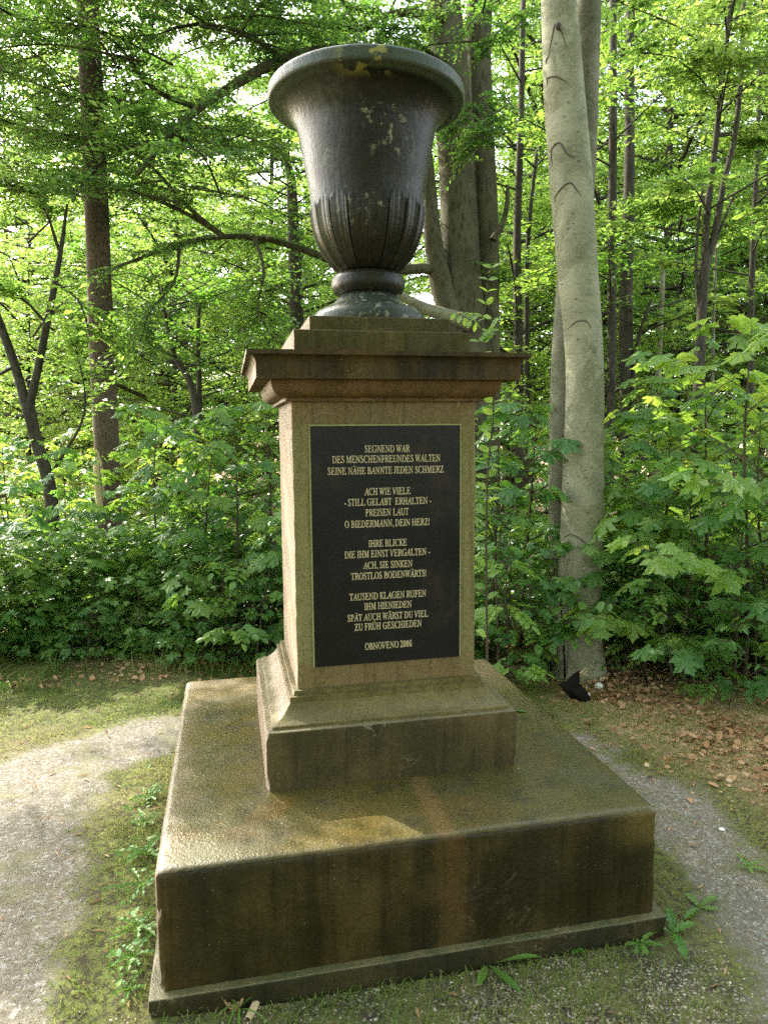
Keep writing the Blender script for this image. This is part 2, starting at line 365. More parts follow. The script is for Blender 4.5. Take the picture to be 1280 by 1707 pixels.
M['st_mould'] = stone('moulded_sandstone', (.155, .122, .046), (.088, .076, .020), (.04, .032, .013), algae_amt=.6, dark_amt=.35)
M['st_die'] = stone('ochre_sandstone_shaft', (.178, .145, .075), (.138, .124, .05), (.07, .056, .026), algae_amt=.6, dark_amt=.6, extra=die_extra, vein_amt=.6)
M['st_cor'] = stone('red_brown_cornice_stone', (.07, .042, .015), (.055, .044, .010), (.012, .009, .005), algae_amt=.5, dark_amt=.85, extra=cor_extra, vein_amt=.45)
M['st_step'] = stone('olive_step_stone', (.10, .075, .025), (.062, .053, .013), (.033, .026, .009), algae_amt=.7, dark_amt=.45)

def sqlathe(profile, d, nside=40, cr=.004, amp=.0015, seed=0, cap_top=True, cap_bot=True, wear=4):
    """sweep a profile [(half width, z)...] round a rectangle with slightly rounded corners and a hand-worn surface"""
    mb = MB(); rings = []; wc = []
    pr = np.array(profile, float)
    for h, z in pr:
        hx, hy = h, h+d; L = []
        for (x0, y0, x1, y1) in ((-hx, -hy, hx, -hy), (hx, -hy, hx, hy), (hx, hy, -hx, hy), (-hx, hy, -hx, -hy)):
            dx, dy = x1-x0, y1-y0; l = math.hypot(dx, dy); ux, uy = dx/l, dy/l
            L.append((x0+ux*cr*.3-uy*cr*.3*0+(-uy)*cr*.3, y0+uy*cr*.3+ux*cr*.3))
            for t in np.linspace(cr, l-cr, nside): L.append((x0+ux*t, y0+uy*t))
        rings.append(np.array([(x, y, z) for x, y in L])); wl = np.concatenate([[0.0], np.linspace(cr, 1.0, nside)]); one = np.minimum(wl, wl[::-1])*2*h; wc.append(np.tile(np.exp(-(one/.010)**2), 4))
    k = len(rings[0]); V = np.concatenate(rings)
    a = np.arctan2(V[:, 1], V[:, 0])
    q = fbm(V[:, 0]*9+seed*7+V[:, 2]*5+40, V[:, 1]*9+V[:, 2]*14+40, 4)-.5
    q2 = fbm(V[:, 0]*40+seed+V[:, 2]*30+90, V[:, 1]*40+V[:, 2]*40+90, 2)-.5
    out = norm(np.stack([V[:, 0], V[:, 1], 0*a], 1)); chip = sstep(.56, .72, fbm(V[:, 2]*16+seed*3+V[:, 0]*5, V[:, 2]*7+V[:, 1]*5+seed, 3))*np.concatenate(wc); V = V+out*(q*amp*2+q2*amp-chip*amp*wear)[:, None]; V[:, 2] += q2*amp*.25
    n = len(rings); i = np.arange(n-1)[:, None]*k; j = np.arange(k)[None]
    F = np.stack([i+j, i+(j+1) % k, i+k+(j+1) % k, i+k+j], -1).reshape(-1, 4); mb.add(V, F)
    if cap_top: mb.F.append(np.array([[(n-1)*k+q for q in range(k)]])); mb.A.append(np.zeros(1))
    if cap_bot: mb.F.append(np.array([[q for q in range(k)][::-1]])); mb.A.append(np.zeros(1))
    return mb
def dens(prof, step=.02):
    out = [prof[0]]
    for a, b in zip(prof[:-1], prof[1:]):
        n = max(1, int(math.hypot(b[0]-a[0], b[1]-a[1])/step))
        for t in range(1, n+1): out.append((a[0]+(b[0]-a[0])*t/n, a[1]+(b[1]-a[1])*t/n))
    return out
def edge(h, z0, z1, r, top=True, inner=None):
    """a block's side with an eased upper edge, then its upper surface in to 'inner'"""
    p = [(h, z0), (h, z1-r)]+[(h-r+r*math.cos(t), z1-r+r*math.sin(t)) for t in np.linspace(.3, math.pi/2, 5)]
    if inner is not None: p.append((inner, z1))
    return dens(p)

def smoothshade(o, ang=35):
    me = o.data
    me.polygons.foreach_set('use_smooth', np.ones(len(me.polygons), bool))
    bpy_edges = me.edges
    try: me.set_sharp_from_angle(angle=R(ang))
    except Exception: pass
    return o

mon = thing('memorial_pedestal', (0, 0, 0), 'tall stone memorial pedestal with black inscribed plaque, moulded base and cornice on a square block', 'monument')
D0, D1 = -.0257, .0161
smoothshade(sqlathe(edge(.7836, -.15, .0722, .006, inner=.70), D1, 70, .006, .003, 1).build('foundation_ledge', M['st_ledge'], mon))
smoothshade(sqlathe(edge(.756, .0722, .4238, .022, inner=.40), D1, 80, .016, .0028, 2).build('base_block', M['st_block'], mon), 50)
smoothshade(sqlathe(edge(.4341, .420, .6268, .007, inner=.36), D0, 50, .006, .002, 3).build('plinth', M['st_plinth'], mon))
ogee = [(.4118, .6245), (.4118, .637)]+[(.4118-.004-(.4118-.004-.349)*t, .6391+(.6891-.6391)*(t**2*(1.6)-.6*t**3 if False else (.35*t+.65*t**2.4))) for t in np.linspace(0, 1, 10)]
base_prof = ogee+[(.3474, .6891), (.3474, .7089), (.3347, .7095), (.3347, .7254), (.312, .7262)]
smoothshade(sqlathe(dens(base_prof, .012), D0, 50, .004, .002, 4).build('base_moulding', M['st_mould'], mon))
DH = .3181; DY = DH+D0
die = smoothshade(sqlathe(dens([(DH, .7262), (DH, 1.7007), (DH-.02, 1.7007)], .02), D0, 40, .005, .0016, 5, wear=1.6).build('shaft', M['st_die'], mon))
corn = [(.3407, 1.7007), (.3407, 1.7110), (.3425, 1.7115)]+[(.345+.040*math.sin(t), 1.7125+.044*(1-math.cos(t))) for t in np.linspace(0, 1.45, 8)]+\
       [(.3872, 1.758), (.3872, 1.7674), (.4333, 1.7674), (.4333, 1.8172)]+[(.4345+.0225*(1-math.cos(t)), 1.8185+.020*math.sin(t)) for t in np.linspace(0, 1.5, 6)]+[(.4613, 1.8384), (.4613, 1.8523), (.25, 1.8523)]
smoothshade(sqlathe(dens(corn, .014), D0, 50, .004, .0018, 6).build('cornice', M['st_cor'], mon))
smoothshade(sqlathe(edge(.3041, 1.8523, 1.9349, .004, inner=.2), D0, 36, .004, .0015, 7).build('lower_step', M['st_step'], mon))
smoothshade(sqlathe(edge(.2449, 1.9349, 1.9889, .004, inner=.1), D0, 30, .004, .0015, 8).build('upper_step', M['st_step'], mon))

# plaque: polished dark granite slab let into the shaft, with raised gilt lettering
g = NT('polished_black_granite'); p = g.obj(); sp = g.noise(p, 190, 2, .7); sp2 = g.vor(p, 120); cl = g.noise(p, 5, 4, .6)
c = g.mix(g.map(sp, .60, .76, 0, .6), (.006, .0063, .006), (.07, .07, .065)); c = g.mix(g.mul(g.map(sp2, .10, .04), g.map(cl, .45, .65)), c, (.20, .19, .17))
c = g.mix(g.map(cl, .54, .72, 0, .35), c, (.040, .024, .017))
M['granite'] = g.done(c, g.map(cl, .3, .7, .22, .36), g.bump(sp, .0005, .3), .15)
g = NT('gilt_lettering'); M['gilt'] = g.done(g.mix(g.noise(g.obj(), 90, 3), (.34, .28, .15), (.50, .42, .25)), .5)
g = NT('green_joint_mortar'); M['joint'] = g.done(g.mix(g.noise(g.obj(), 30, 3), (.16, .19, .06), (.26, .27, .11)), .9)
def boxmb(mb, x0, x1, y0, y1, z0, z1):
    V = [(x, y, z) for z in (z0, z1) for y in (y0, y1) for x in (x0, x1)]
    mb.add(V, [(0, 2, 3, 1), (4, 5, 7, 6), (0, 1, 5, 4), (2, 6, 7, 3), (0, 4, 6, 2), (1, 3, 7, 5)])
yf = -DY-.003
mb = MB(); boxmb(mb, -.2575, .2585, yf-.005, yf+.03, .8005, 1.6195)
plaque = mb.build('plaque', M['granite'], mon, smooth=False)
bv = plaque.modifiers.new('bevel', 'BEVEL'); bv.width = .0015; bv.segments = 2
mb = MB(); q = .005
boxmb(mb, -.2575-q, -.2575, yf-.002, yf+.02, .8005, 1.6195+q); boxmb(mb, .2585, .2585+q, yf-.002, yf+.02, .8005, 1.6195+q); boxmb(mb, -.2575, .2585, yf-.002, yf+.02, 1.6195, 1.6195+q)
mb.build('joint', M['joint'], plaque, smooth=False)

LINES = [("SEGNEND WAR", .0018, 1.5425), ("DES MENSCHENFREUNDES WALTEN", 0, 1.5085), ("SEINE NÄHE BANNTE JEDEN SCHMERZ", -.0015, 1.470),
         ("ACH WIE VIELE", .0006, 1.3985), ("- STILL GELABT  ERHALTEN -", .003, 1.3635), ("PREISEN LAUT", -.001, 1.3270), ("O BIEDERMANN, DEIN HERZ!", 0, 1.2895),
         ("IHRE BLICKE", 0, 1.2210), ("DIE IHM EINST VERGALTEN -", 0, 1.1855), ("ACH, SIE SINKEN", 0, 1.1460), ("TROSTLOS BODENWÄRTS!", .003, 1.1100),
         ("TAUSEND KLAGEN RUFEN", 0, 1.0385), ("IHM HIENIEDEN", -.001, 1.0030), ("SPÄT AUCH WÄRST DU VIEL", 0, .9655), ("ZU FRÜH GESCHIEDEN", 0, .9320), ("OBNOVENO 2006", 0, .8620)]
def serif(s):
    o = ''
    for ch in s:
        b = {'Ä': 'A', 'Ü': 'U'}.get(ch, ch)
        if 'A' <= b <= 'Z': o += '\u210E' if b == 'h' else chr(0x1D434+ord(b)-65)
        elif '0' <= b <= '9': o += chr(0x1D7CE+ord(b)-48)
        else: o += b
    return o
def textmesh(s):
    c = bpy.data.curves.new('lettering_source', 'FONT'); c.body = s; c.resolution_u = 3; c.offset = -.006 if s[0] > chr(0x1D7CD) else .007; c.extrude = .03
    o = bpy.data.objects.new('lettering_source', c); COL.objects.link(o)
    bpy.context.view_layer.update()
    me = bpy.data.meshes.new_from_object(o.evaluated_get(bpy.context.evaluated_depsgraph_get()))
    V = np.zeros(len(me.vertices)*3); me.vertices.foreach_get('co', V); F = [tuple(p_.vertices) for p_ in me.polygons]
    bpy.data.objects.remove(o); bpy.data.curves.remove(c); bpy.data.meshes.remove(me)
    V = V.reshape(-1, 3)
    if len(s) > 1 and s[0] <= chr(0x1D7CD): V[:, 0] -= .27*V[:, 1]      # the light slanted face stood upright
    return V, F
CH = .0235/.70
HV, HF = textmesh(serif("SEINE NÄHE BANNTE JEDEN SCHMERZ")); XS = .400/(HV[:, 0].max()-HV[:, 0].min())
lv, lf = [], []; nv = 0
for s, xc, zc in LINES:
    digits = s.split()[-1] if s[-1].isdigit() else '!' if s[-1] == '!' else ''
    s = s[:len(s)-len(digits)].strip()
    V, F = textmesh(serif(s)); x0 = V[:, 0].min(); x1 = V[:, 0].max()
    parts_ = [(V, F)]
    if digits: V2, F2 = textmesh(serif(digits)); V2[:, 0] = (V2[:, 0]-V2[:, 0].min())*.92+x1+(.3 if digits != '!' else .10); x1 = V2[:, 0].max(); parts_.append((V2, F2))
    for i, ch in enumerate(s):
        if ch in 'ÄÜ':
            A_, _ = textmesh(serif(s[:i+1])); b_, _ = textmesh(serif(ch)); cx = A_[:, 0].max()-(b_[:, 0].max()-b_[:, 0].min())/2
            for dx in (-.12, .12):
                t = np.linspace(0, 2*np.pi, 10, endpoint=False); dv = np.stack([cx+dx+.062*np.cos(t), .80+.062*np.sin(t), 0*t+.03], 1)
                parts_.append((dv, [tuple(range(10))]))
    for V, F in parts_:
        P = np.stack([(V[:, 0]-(x0+x1)/2)*XS+xc, yf-.0055-(V[:, 2]+.03)*.02, (V[:, 1]-.35)*CH+zc], 1)
        lv.append(P); lf += [tuple(i+nv for i in f) for f in F]; nv += len(P)
me = bpy.data.meshes.new('lettering'); me.from_pydata(np.concatenate(lv).tolist(), [], lf); me.update(); me.materials.append(M['gilt'])
link('lettering', me, plaque)

# ------------------------------------------------------------------ urn
def urn_mat():
    g = NT('weathered_urn_stone'); p = g.obj(); X, Y, Z = g.xyz(p)
    Z = g.math('ADD', Z, 1.9889); st = g.noise(g.scalev(p, (38, 38, 1.5)), 1.0, 4, .6, .5); big = g.noise(p, 4, 4, .6); fine = g.noise(p, 60, 4, .6); grain = g.noise(p, 230, 2)
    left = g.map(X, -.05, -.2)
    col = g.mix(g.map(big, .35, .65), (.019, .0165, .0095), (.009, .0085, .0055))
    col = g.mix(g.mul(left, .8), col, (.052, .051, .039))  # cleaner left side, with grey light from the left painted in
    run = g.mul(g.map(st, .44, .56), g.map(g.math('ABSOLUTE', g.math('ADD', X, -.01)), .30, .12)); col = g.mix(g.mul(run, .85), col, (.011, .011, .009))
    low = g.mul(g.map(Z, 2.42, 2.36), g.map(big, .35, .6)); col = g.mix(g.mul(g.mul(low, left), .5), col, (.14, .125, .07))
    lip = g.mul(g.map(Z, 2.742, 2.75), g.map(big, .3, .6, .35, .85)); col = g.mix(lip, col, (.06, .075, .056))
    foot = g.mul(g.map(Z, 2.12, 2.08), .45); col = g.mix(foot, col, (.055, .07, .055))
    ln = g.noise(p, 34, 6, .72)
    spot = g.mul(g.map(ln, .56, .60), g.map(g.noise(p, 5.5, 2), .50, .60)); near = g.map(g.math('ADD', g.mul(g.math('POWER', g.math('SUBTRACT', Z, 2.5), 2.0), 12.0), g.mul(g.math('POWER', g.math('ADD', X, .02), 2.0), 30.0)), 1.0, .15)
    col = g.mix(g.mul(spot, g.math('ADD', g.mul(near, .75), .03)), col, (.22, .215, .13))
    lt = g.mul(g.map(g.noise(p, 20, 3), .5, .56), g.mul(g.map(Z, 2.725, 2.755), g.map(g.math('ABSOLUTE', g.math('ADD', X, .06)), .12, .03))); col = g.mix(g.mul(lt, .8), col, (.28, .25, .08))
    lf_ = g.mul(g.map(ln, .55, .6), g.map(Z, 2.12, 2.06)); col = g.mix(g.mul(lf_, .6), col, (.26, .26, .18))
    col = g.mix(g.map(grain, .55, .75, 0, .35), col, (.045, .043, .032))
    b = g.bump(fine, .004, .5); b = g.bump(grain, .0012, .6, b); b = g.bump(st, .006, .25, b)
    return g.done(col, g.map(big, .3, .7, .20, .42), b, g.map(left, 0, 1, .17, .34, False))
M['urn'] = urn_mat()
def lathe(prof, k=160, disp=None):
    mb = MB(); pr = np.array(prof, float); n = len(pr); th = np.linspace(0, 2*np.pi, k, endpoint=False)
    r = pr[:, 0][:, None]*np.ones((1, k)); z = pr[:, 1][:, None]*np.ones((1, k))
    if disp is not None: r = r+disp(th[None]*np.ones((n, 1)), z)
    V = np.stack([r*np.cos(th), r*np.sin(th), z], -1).reshape(-1, 3)
    i = np.arange(n-1)[:, None]*k; j = np.arange(k)[None]
    mb.add(V, np.stack([i+j, i+(j+1) % k, i+k+(j+1) % k, i+k+j], -1).reshape(-1, 4))
    return mb
urn = thing('stone_urn', (0, 0, 1.9889), 'dark weathered stone urn with flared rim and leaf flutes, standing on top of the pedestal', 'urn')
def uz(p): return [(r, z-1.9889) for r, z in p]
def _up(mb): # parts sit on the urn's own base
    for V in mb.V: V[:, 2] -= 1.9889
    return mb
# body from the neck up over the rim and down inside
body = [(.060, 2.174), (.100, 2.178), (.122, 2.196), (.144, 2.223), (.162, 2.248), (.176, 2.272), (.188, 2.303), (.1955, 2.332), (.200, 2.358), (.2035, 2.39), (.206, 2.425),
        (.2085, 2.455), (.214, 2.49), (.220, 2.525), (.2275, 2.565), (.235, 2.605), (.2425, 2.645), (.253, 2.682), (.270, 2.712), (.295, 2.735), (.322, 2.748), (.338, 2.7545), (.3465, 2.757), (.3495, 2.764), (.350, 2.780), (.3485, 2.796), (.343, 2.802), (.325, 2.803), (.300, 2.79), (.27, 2.74), (.235, 2.64), (.21, 2.5), (.18, 2.35), (.0, 2.3)]
body = [tuple(v) for v in resample(np.array(body), 230)]
def flutes(th, z):
    N = 18; u = (th/(2*np.pi)*N) % 1.0; t = np.abs(u-.5)*2
    ztop = 2.432-.034*t**2.2-.018*vnoise(np.floor(th/(2*np.pi)*N)*1.7+3, z*0+2.5)
    m = sstep(0, .012, ztop-z)*sstep(2.176, 2.20, z)
    ridge = np.exp(-((t-.80)/.075)**2)+.6*np.exp(-((t-.55)/.06)**2); groove = np.exp(-((t-1.0)/.06)**2); rib = np.exp(-(t/.10)**2)
    sd = .22+.78*np.abs(np.sin(th-math.atan2(-2.68, -.52)))
    return m*sd*(.0012+.0055*ridge-.010*groove+.003*rib-.002*np.cos(t*np.pi)) + .0012*(fbm(th*6+20, z*30, 3)-.5)
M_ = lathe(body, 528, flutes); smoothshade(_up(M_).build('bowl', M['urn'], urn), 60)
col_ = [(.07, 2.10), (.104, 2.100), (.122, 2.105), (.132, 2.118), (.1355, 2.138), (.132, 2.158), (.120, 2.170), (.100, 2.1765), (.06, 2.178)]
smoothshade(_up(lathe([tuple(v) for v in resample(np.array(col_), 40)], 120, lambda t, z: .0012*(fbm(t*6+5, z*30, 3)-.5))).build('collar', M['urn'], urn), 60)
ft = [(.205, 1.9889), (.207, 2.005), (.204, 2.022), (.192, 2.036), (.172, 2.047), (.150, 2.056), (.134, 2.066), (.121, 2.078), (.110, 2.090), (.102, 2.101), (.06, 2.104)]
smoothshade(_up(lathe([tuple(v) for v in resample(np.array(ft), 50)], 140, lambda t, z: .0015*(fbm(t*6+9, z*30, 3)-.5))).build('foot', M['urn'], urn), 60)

# ------------------------------------------------------------------ ground and path
PATH = np.array([(-1.62, -6.5, .5), (-1.60, -2.0, .50), (-1.56, -.6, .46), (-1.50, .2, .37), (-1.27, .80, .25), (-.70, 1.12, .18), (.2, 1.15, .10), (.85, .85, .10), (1.20, .35, .11), (1.24, -.25, .15), (1.10, -.85, .18), (.98, -1.6, .26), (.8, -6.5, .4)])
PS = resample(PATH, 160)
def sandmask(x, y):
    x = np.asarray(x, float); y = np.asarray(y, float); d = np.full(x.shape, 9.0)
    for px_, py_, w_ in PS: d = np.minimum(d, np.hypot(x-px_, y-py_)-w_)
    d = d+(fbm(x*3.1+7, y*3.1+3, 4)-.5)*.34+(fbm(x*11, y*11, 3)-.5)*.10
    return sstep(.20, -.18, d)
def axis(a, b, lo, hi, step, far):
    mid = np.arange(lo, hi+1e-6, step); out = [hi]
    s = step
    while out[-1] < b: s *= 1.28; out.append(out[-1]+s)
    neg = [lo]; s = step
    while neg[-1] > a: s *= 1.28; neg.append(neg[-1]-s)
    return np.concatenate([neg[:0:-1], mid, out[1:]])
gx = axis(-160, 160, -3.6, 4.2, .03, 0); gy = axis(-160, 160, -1.9, 3.6, .03, 0)
GX, GY = np.meshgrid(gx, gy); GZ = H(GX, GY); SM = sandmask(GX, GY)
litter = sstep(1.25, 2.0, GX+.25*GY)*sstep(-.5, .6, GY+.35*(GX-1.3))*sstep(6, 3.5, np.hypot(GX, GY))
litter = np.maximum(litter*sstep(.36, .58, fbm(GX*2.2+3, GY*2.2+8)+.2*litter), sstep(2.0, 2.5, GY+.1*GX))
gravel = sstep(-.74, -.9, GY)*sstep(-.75, -.4, GX)*sstep(1.0, .7, GX)
near_b = sstep(.16, .0, np.maximum(np.abs(GX), np.abs(GY))-.78)

def ground_mat(name):
    g = NT(name); p = g.obj(); sand = g.attr('sand'); lit = g.attr('litter'); grv = g.attr('gravel')
    big = g.noise(p, 1.6, 5, .6); med = g.noise(p, 7, 5, .65); fine = g.noise(p, 45, 5, .7); grain = g.noise(p, 190, 3, .7); peb = g.vor(p, 95); pebc = g.vor(p, 95, out='Color')
    pr, pg, pb = g.xyz(pebc)
    moss = g.mix(g.map(med, .3, .7), (.088, .105, .024), (.148, .158, .037)); moss = g.mix(g.map(fine, .42, .6), moss, (.045, .038, .018)); moss = g.mix(g.map(big, .48, .64, 0, .5), moss, (.13, .10, .045))
    soil = g.mix(g.map(fine, .35, .65), (.22, .14, .08), (.46, .31, .18))
    sandc = g.mix(g.map(fine, .3, .7), (.128, .110, .080), (.212, .187, .145)); sandc = g.mix(g.map(pr, .75, .95, 0, .7), sandc, (.33, .315, .29)); sandc = g.mix(g.map(grain, .52, .64, 0, .9), sandc, (.055, .045, .03)); sandc = g.mix(g.map(med, .48, .66, 0, .65), sandc, (.13, .125, .055)); sandc = g.mix(g.map(g.noise(p, 20, 4, .7), .55, .7, 0, .6), sandc, (.09, .075, .045))
    stones = g.mix(pg, (.10, .08, .05), (.30, .26, .19)); stones = g.mix(g.map(peb, .30, .5), stones, (.05, .042, .025)); stones = g.mix(g.map(med, .40, .58, 0, .8), stones, (.12, .12, .035))
    c = g.mix(g.math('MINIMUM', g.mul(lit, 1.1), 1.0), moss, soil); c = g.mix(grv, c, stones)
    s2 = g.map(g.math('ADD', sand, g.math('MULTIPLY_ADD', fine, .5, -.25)), .3, .75)
    c = g.mix(s2, c, sandc)
    b = g.bump(fine, .012, .6); b = g.bump(grain, .003, .7, b); b = g.bump(peb, .006, -.5, b)
    return g.done(c, .88, b, .25)
M['ground'] = ground_mat('mossy_ground'); M['path'] = ground_mat('sandy_path')
ny_, nx_ = GX.shape; ii = np.arange(ny_-1)[:, None]*nx_; jj = np.arange(nx_-1)[None]
QF = np.stack([ii+jj, ii+jj+1, ii+nx_+jj+1, ii+nx_+jj], -1).reshape(-1, 4)
mb = MB(); mb.add(np.stack([GX, GY, GZ], -1).reshape(-1, 3), QF)
tag(mb.build('ground', M['ground'], vattr=dict(sand=(SM*.9).ravel(), litter=litter.ravel(), gravel=gravel.ravel())), 'mossy ground with thin grass and brown leaf litter', 'ground', kind='structure')
inner = (np.maximum(np.abs(GX), np.abs(GY)) > .83)
fm = (SM > .02)&inner&(np.hypot(GX, GY) < 9); fsel = fm.ravel()[QF].all(1); used = np.unique(QF[fsel]); remap = np.full(GX.size, -1); remap[used] = np.arange(len(used))
mb = MB(); PV = np.stack([GX, GY, GZ+.0004+.0036*SM], -1).reshape(-1, 3)[used]; mb.add(PV, remap[QF[fsel]])
tag(mb.build('path', M['path'], vattr=dict(sand=SM.ravel()[used], litter=litter.ravel()[used]*.3, gravel=gravel.ravel()[used])), 'pale trodden sandy path curving round the monument', 'path', kind='structure')

# ------------------------------------------------------------------ low growth on the ground (stuff)
def gpoints(n, x0, x1, y0, y1, rng, dens_fn):
    x = rng.uniform(x0, x1, n); y = rng.uniform(y0, y1, n); k = rng.random(n) < dens_fn(x, y); x, y = x[k], y[k]
    k = np.maximum(np.abs(x), np.abs(y)) > .80; x, y = x[k], y[k]
    return np.stack([x, y, H(x, y)], 1)
def blades(mb, P, h, w, rng, lean=.5):
    n = len(P); a = rng.uniform(0, 2*np.pi, n); d = np.stack([np.cos(a), np.sin(a), 0*a], 1); sd = np.stack([-np.sin(a), np.cos(a), 0*a], 1)
    h = h*(.4+1.0*rng.random(n))[:, None]; l = lean*h*(.3+1.2*rng.random((n, 1))); w = w*(.6+.8*rng.random((n, 1)))
    up = np.array([0, 0, 1.0])
    V = np.stack([P-sd*w, P+sd*w, P+up*h*.6+d*l*.35-sd*w*.8, P+up*h*.6+d*l*.35+sd*w*.8, P+up*h*(1-.25*lean)+d*l], 1)
    o = (np.arange(n)*5)[:, None]; r = rng.random(n)
    F4 = o+np.array([[0, 1, 3, 2]]); F3 = o+np.array([[2, 3, 4]])
    base = mb.n; mb.add(V.reshape(-1, 3), F4, r); mb.F.append(F3+base); mb.A.append(r)
rng = np.random.default_rng(11)
mb = MB()
def lit_at(x, y): return sstep(1.25, 2.0, x+.25*y)*sstep(-.5, .6, y+.35*(x-1.3))
P = gpoints(300000, -3.2, 3.8, -1.5, 2.9, rng, lambda x, y: (1-sandmask(x, y))**2*(.25+.75*sstep(.38, .6, fbm(x*3.5, y*3.5)))*(1-.3*lit_at(x, y))*(1-.25*sstep(-.74, -.9, y)*sstep(-.75, -.4, x)))
blades(mb, P, .024, .0014, rng, .9)
P = gpoints(22000, -3.2, 3.8, -1.4, 2.9, rng, lambda x, y: (1-sandmask(x, y))**2*sstep(.52, .66, fbm(x*2.3+11, y*2.3+4)))
blades(mb, P, .035, .0016, rng, .7)
P = gpoints(7000, -3.2, 3.8, 1.9, 3.0, rng, lambda x, y: sstep(.5, .62, fbm(x*2.3+1, y*2.3+4)))
blades(mb, P, .13, .003, rng, .8)
# tufts hugging the foot of the block
P = gpoints(11000, -1.15, 1.0, -1.0, 1.0, rng, lambda x, y: sstep(.16, .0, np.maximum(np.abs(x), np.abs(y))-.79)*sstep(.45, .62, fbm(x*6, y*6)))
blades(mb, P, .03, .0016, rng, .7)
tag(mb.build('grass', M['grass_blade'], smooth=False), 'short patchy yellow green grass and moss beside the path', 'grass', kind='stuff')

mb = MB()
P = gpoints(24000, 1.0, 4.2, -.9, 2.4, rng, lambda x, y: lit_at(x, y)*sstep(.34, .6, fbm(x*2.2+3, y*2.2+8)))
P = np.concatenate([P, gpoints(2600, -3.4, 1.4, 1.85, 2.9, rng, lambda x, y: sstep(.45, .62, fbm(x*2.2+3, y*2.2+8)))])
P[:, 2] += .004+.02*rng.random(len(P)); n = len(P)
leaves(mb, T_OVAL, P, np.concatenate([rng.normal(0, 1, (n, 2)), rng.normal(0, .25, (n, 1))], 1), np.array([0, 0, 1.0])+rng.normal(0, .5, (n, 3)), .014+.045*rng.random(n)**2.5, rng.random(n))
tag(mb.build('leaf_litter', M['dry_leaf'], smooth=False), 'brown fallen leaves lying at the foot of the bushes', 'leaf litter', kind='stuff')
# fine straw and needles lying about
mb = MB(); P = gpoints(14000, -2.5, 3.6, -1.3, 2.6, rng, lambda x, y: .12+.88*lit_at(x, y)); P[:, 2] += .006; n = len(P)
leaves(mb, T_NARROW, P, np.concatenate([rng.normal(0, 1, (n, 2)), rng.normal(0, .1, (n, 1))], 1), np.array([0, 0, 1.0])+rng.normal(0, .3, (n, 3)), .015+.05*rng.random(n)**2, rng.random(n))
P = gpoints(5000, -2.6, 1.8, -1.3, 1.6, rng, lambda x, y: sandmask(x, y)); P[:, 2] += .005; n = len(P)
leaves(mb, T_NARROW, P, np.concatenate([rng.normal(0, 1, (n, 2)), 0*P[:, :1]], 1), np.array([0, 0, 1.0])+rng.normal(0, .3, (n, 3)), .006+.02*rng.random(n)**3, rng.random(n)*.3)
tag(mb.build('plant_debris', M['dry_leaf'], smooth=False), 'thin straw, twigs and needles strewn over the ground', 'debris', kind='stuff')
# gravel
g = NT('pale_gravel'); r_ = g.attr('rnd'); M['gravel'] = g.done(g.mix(g.map(r_, 0, 1), (.10, .075, .048), (.42, .36, .27)), .8)
_ico = bpy.data.meshes.new('tmp'); import bmesh
_b = bmesh.new(); bmesh.ops.create_icosphere(_b, subdivisions=1, radius=1); IV = np.array([v.co[:] for v in _b.verts]); IF = np.array([[v.index for v in f.verts] for f in _b.faces]); _b.free(); bpy.data.meshes.remove(_ico)
def pebbles(mb, P, s, rng):
    n = len(P); sc = s[:, None, None]*(np.array([1, 1, .65])*(.65+.7*rng.random((n, 1, 3)))); a = rng.uniform(0, 6.28, n); c, s_ = np.cos(a)[:, None], np.sin(a)[:, None]
    V = IV[None]*(1+.25*rng.normal(0, 1, (n, len(IV), 1)).clip(-1, 1))*sc; V = np.stack([V[..., 0]*c-V[..., 1]*s_, V[..., 0]*s_+V[..., 1]*c, V[..., 2]], -1)+P[:, None]
    mb.add(V.reshape(-1, 3), (IF[None]+(np.arange(n)*len(IV))[:, None, None]).reshape(-1, 3), np.repeat(rng.random(n), len(IF)))
mb = MB()
P = gpoints(15000, -.9, 1.25, -1.35, -.78, rng, lambda x, y: .10+.8*sstep(.42, .58, fbm(x*4+2, y*4+2))); pebbles(mb, P, .0015+.0038*rng.random(len(P))**2.5, rng)
P = gpoints(16000, -2.4, 1.7, -1.2, 1.6, rng, lambda x, y: sandmask(x, y)*.8); pebbles(mb, P+[0, 0, .004], .001+.003*rng.random(len(P))**3, rng)
tag(mb.build('gravel', M['gravel'], smooth=False), 'fine pale gravel in front of the stone block', 'gravel', kind='stuff')
# white grains and specks lying on the block and cornice
mb = MB(); n = 420; x = rng.uniform(-.73, .73, n); y = rng.uniform(-.74, .74, n); k = np.maximum(np.abs(x), np.abs(y)+.02) > .45
P = np.stack([x[k], y[k], np.full(k.sum(), .4248)], 1); pebbles(mb, P, .0008+.0018*rng.random(len(P))**4, rng)
x = rng.uniform(-.45, .45, 60); P = np.stack([x, np.full(60, -.42)+.03*rng.random(60), np.full(60, 1.853)], 1); pebbles(mb, P, .001+.0015*rng.random(60)**2, rng)
tag(mb.build('stone_grit', M['gravel'], smooth=False), 'tiny pale grains of grit scattered over the stone surfaces', 'grit', kind='stuff')

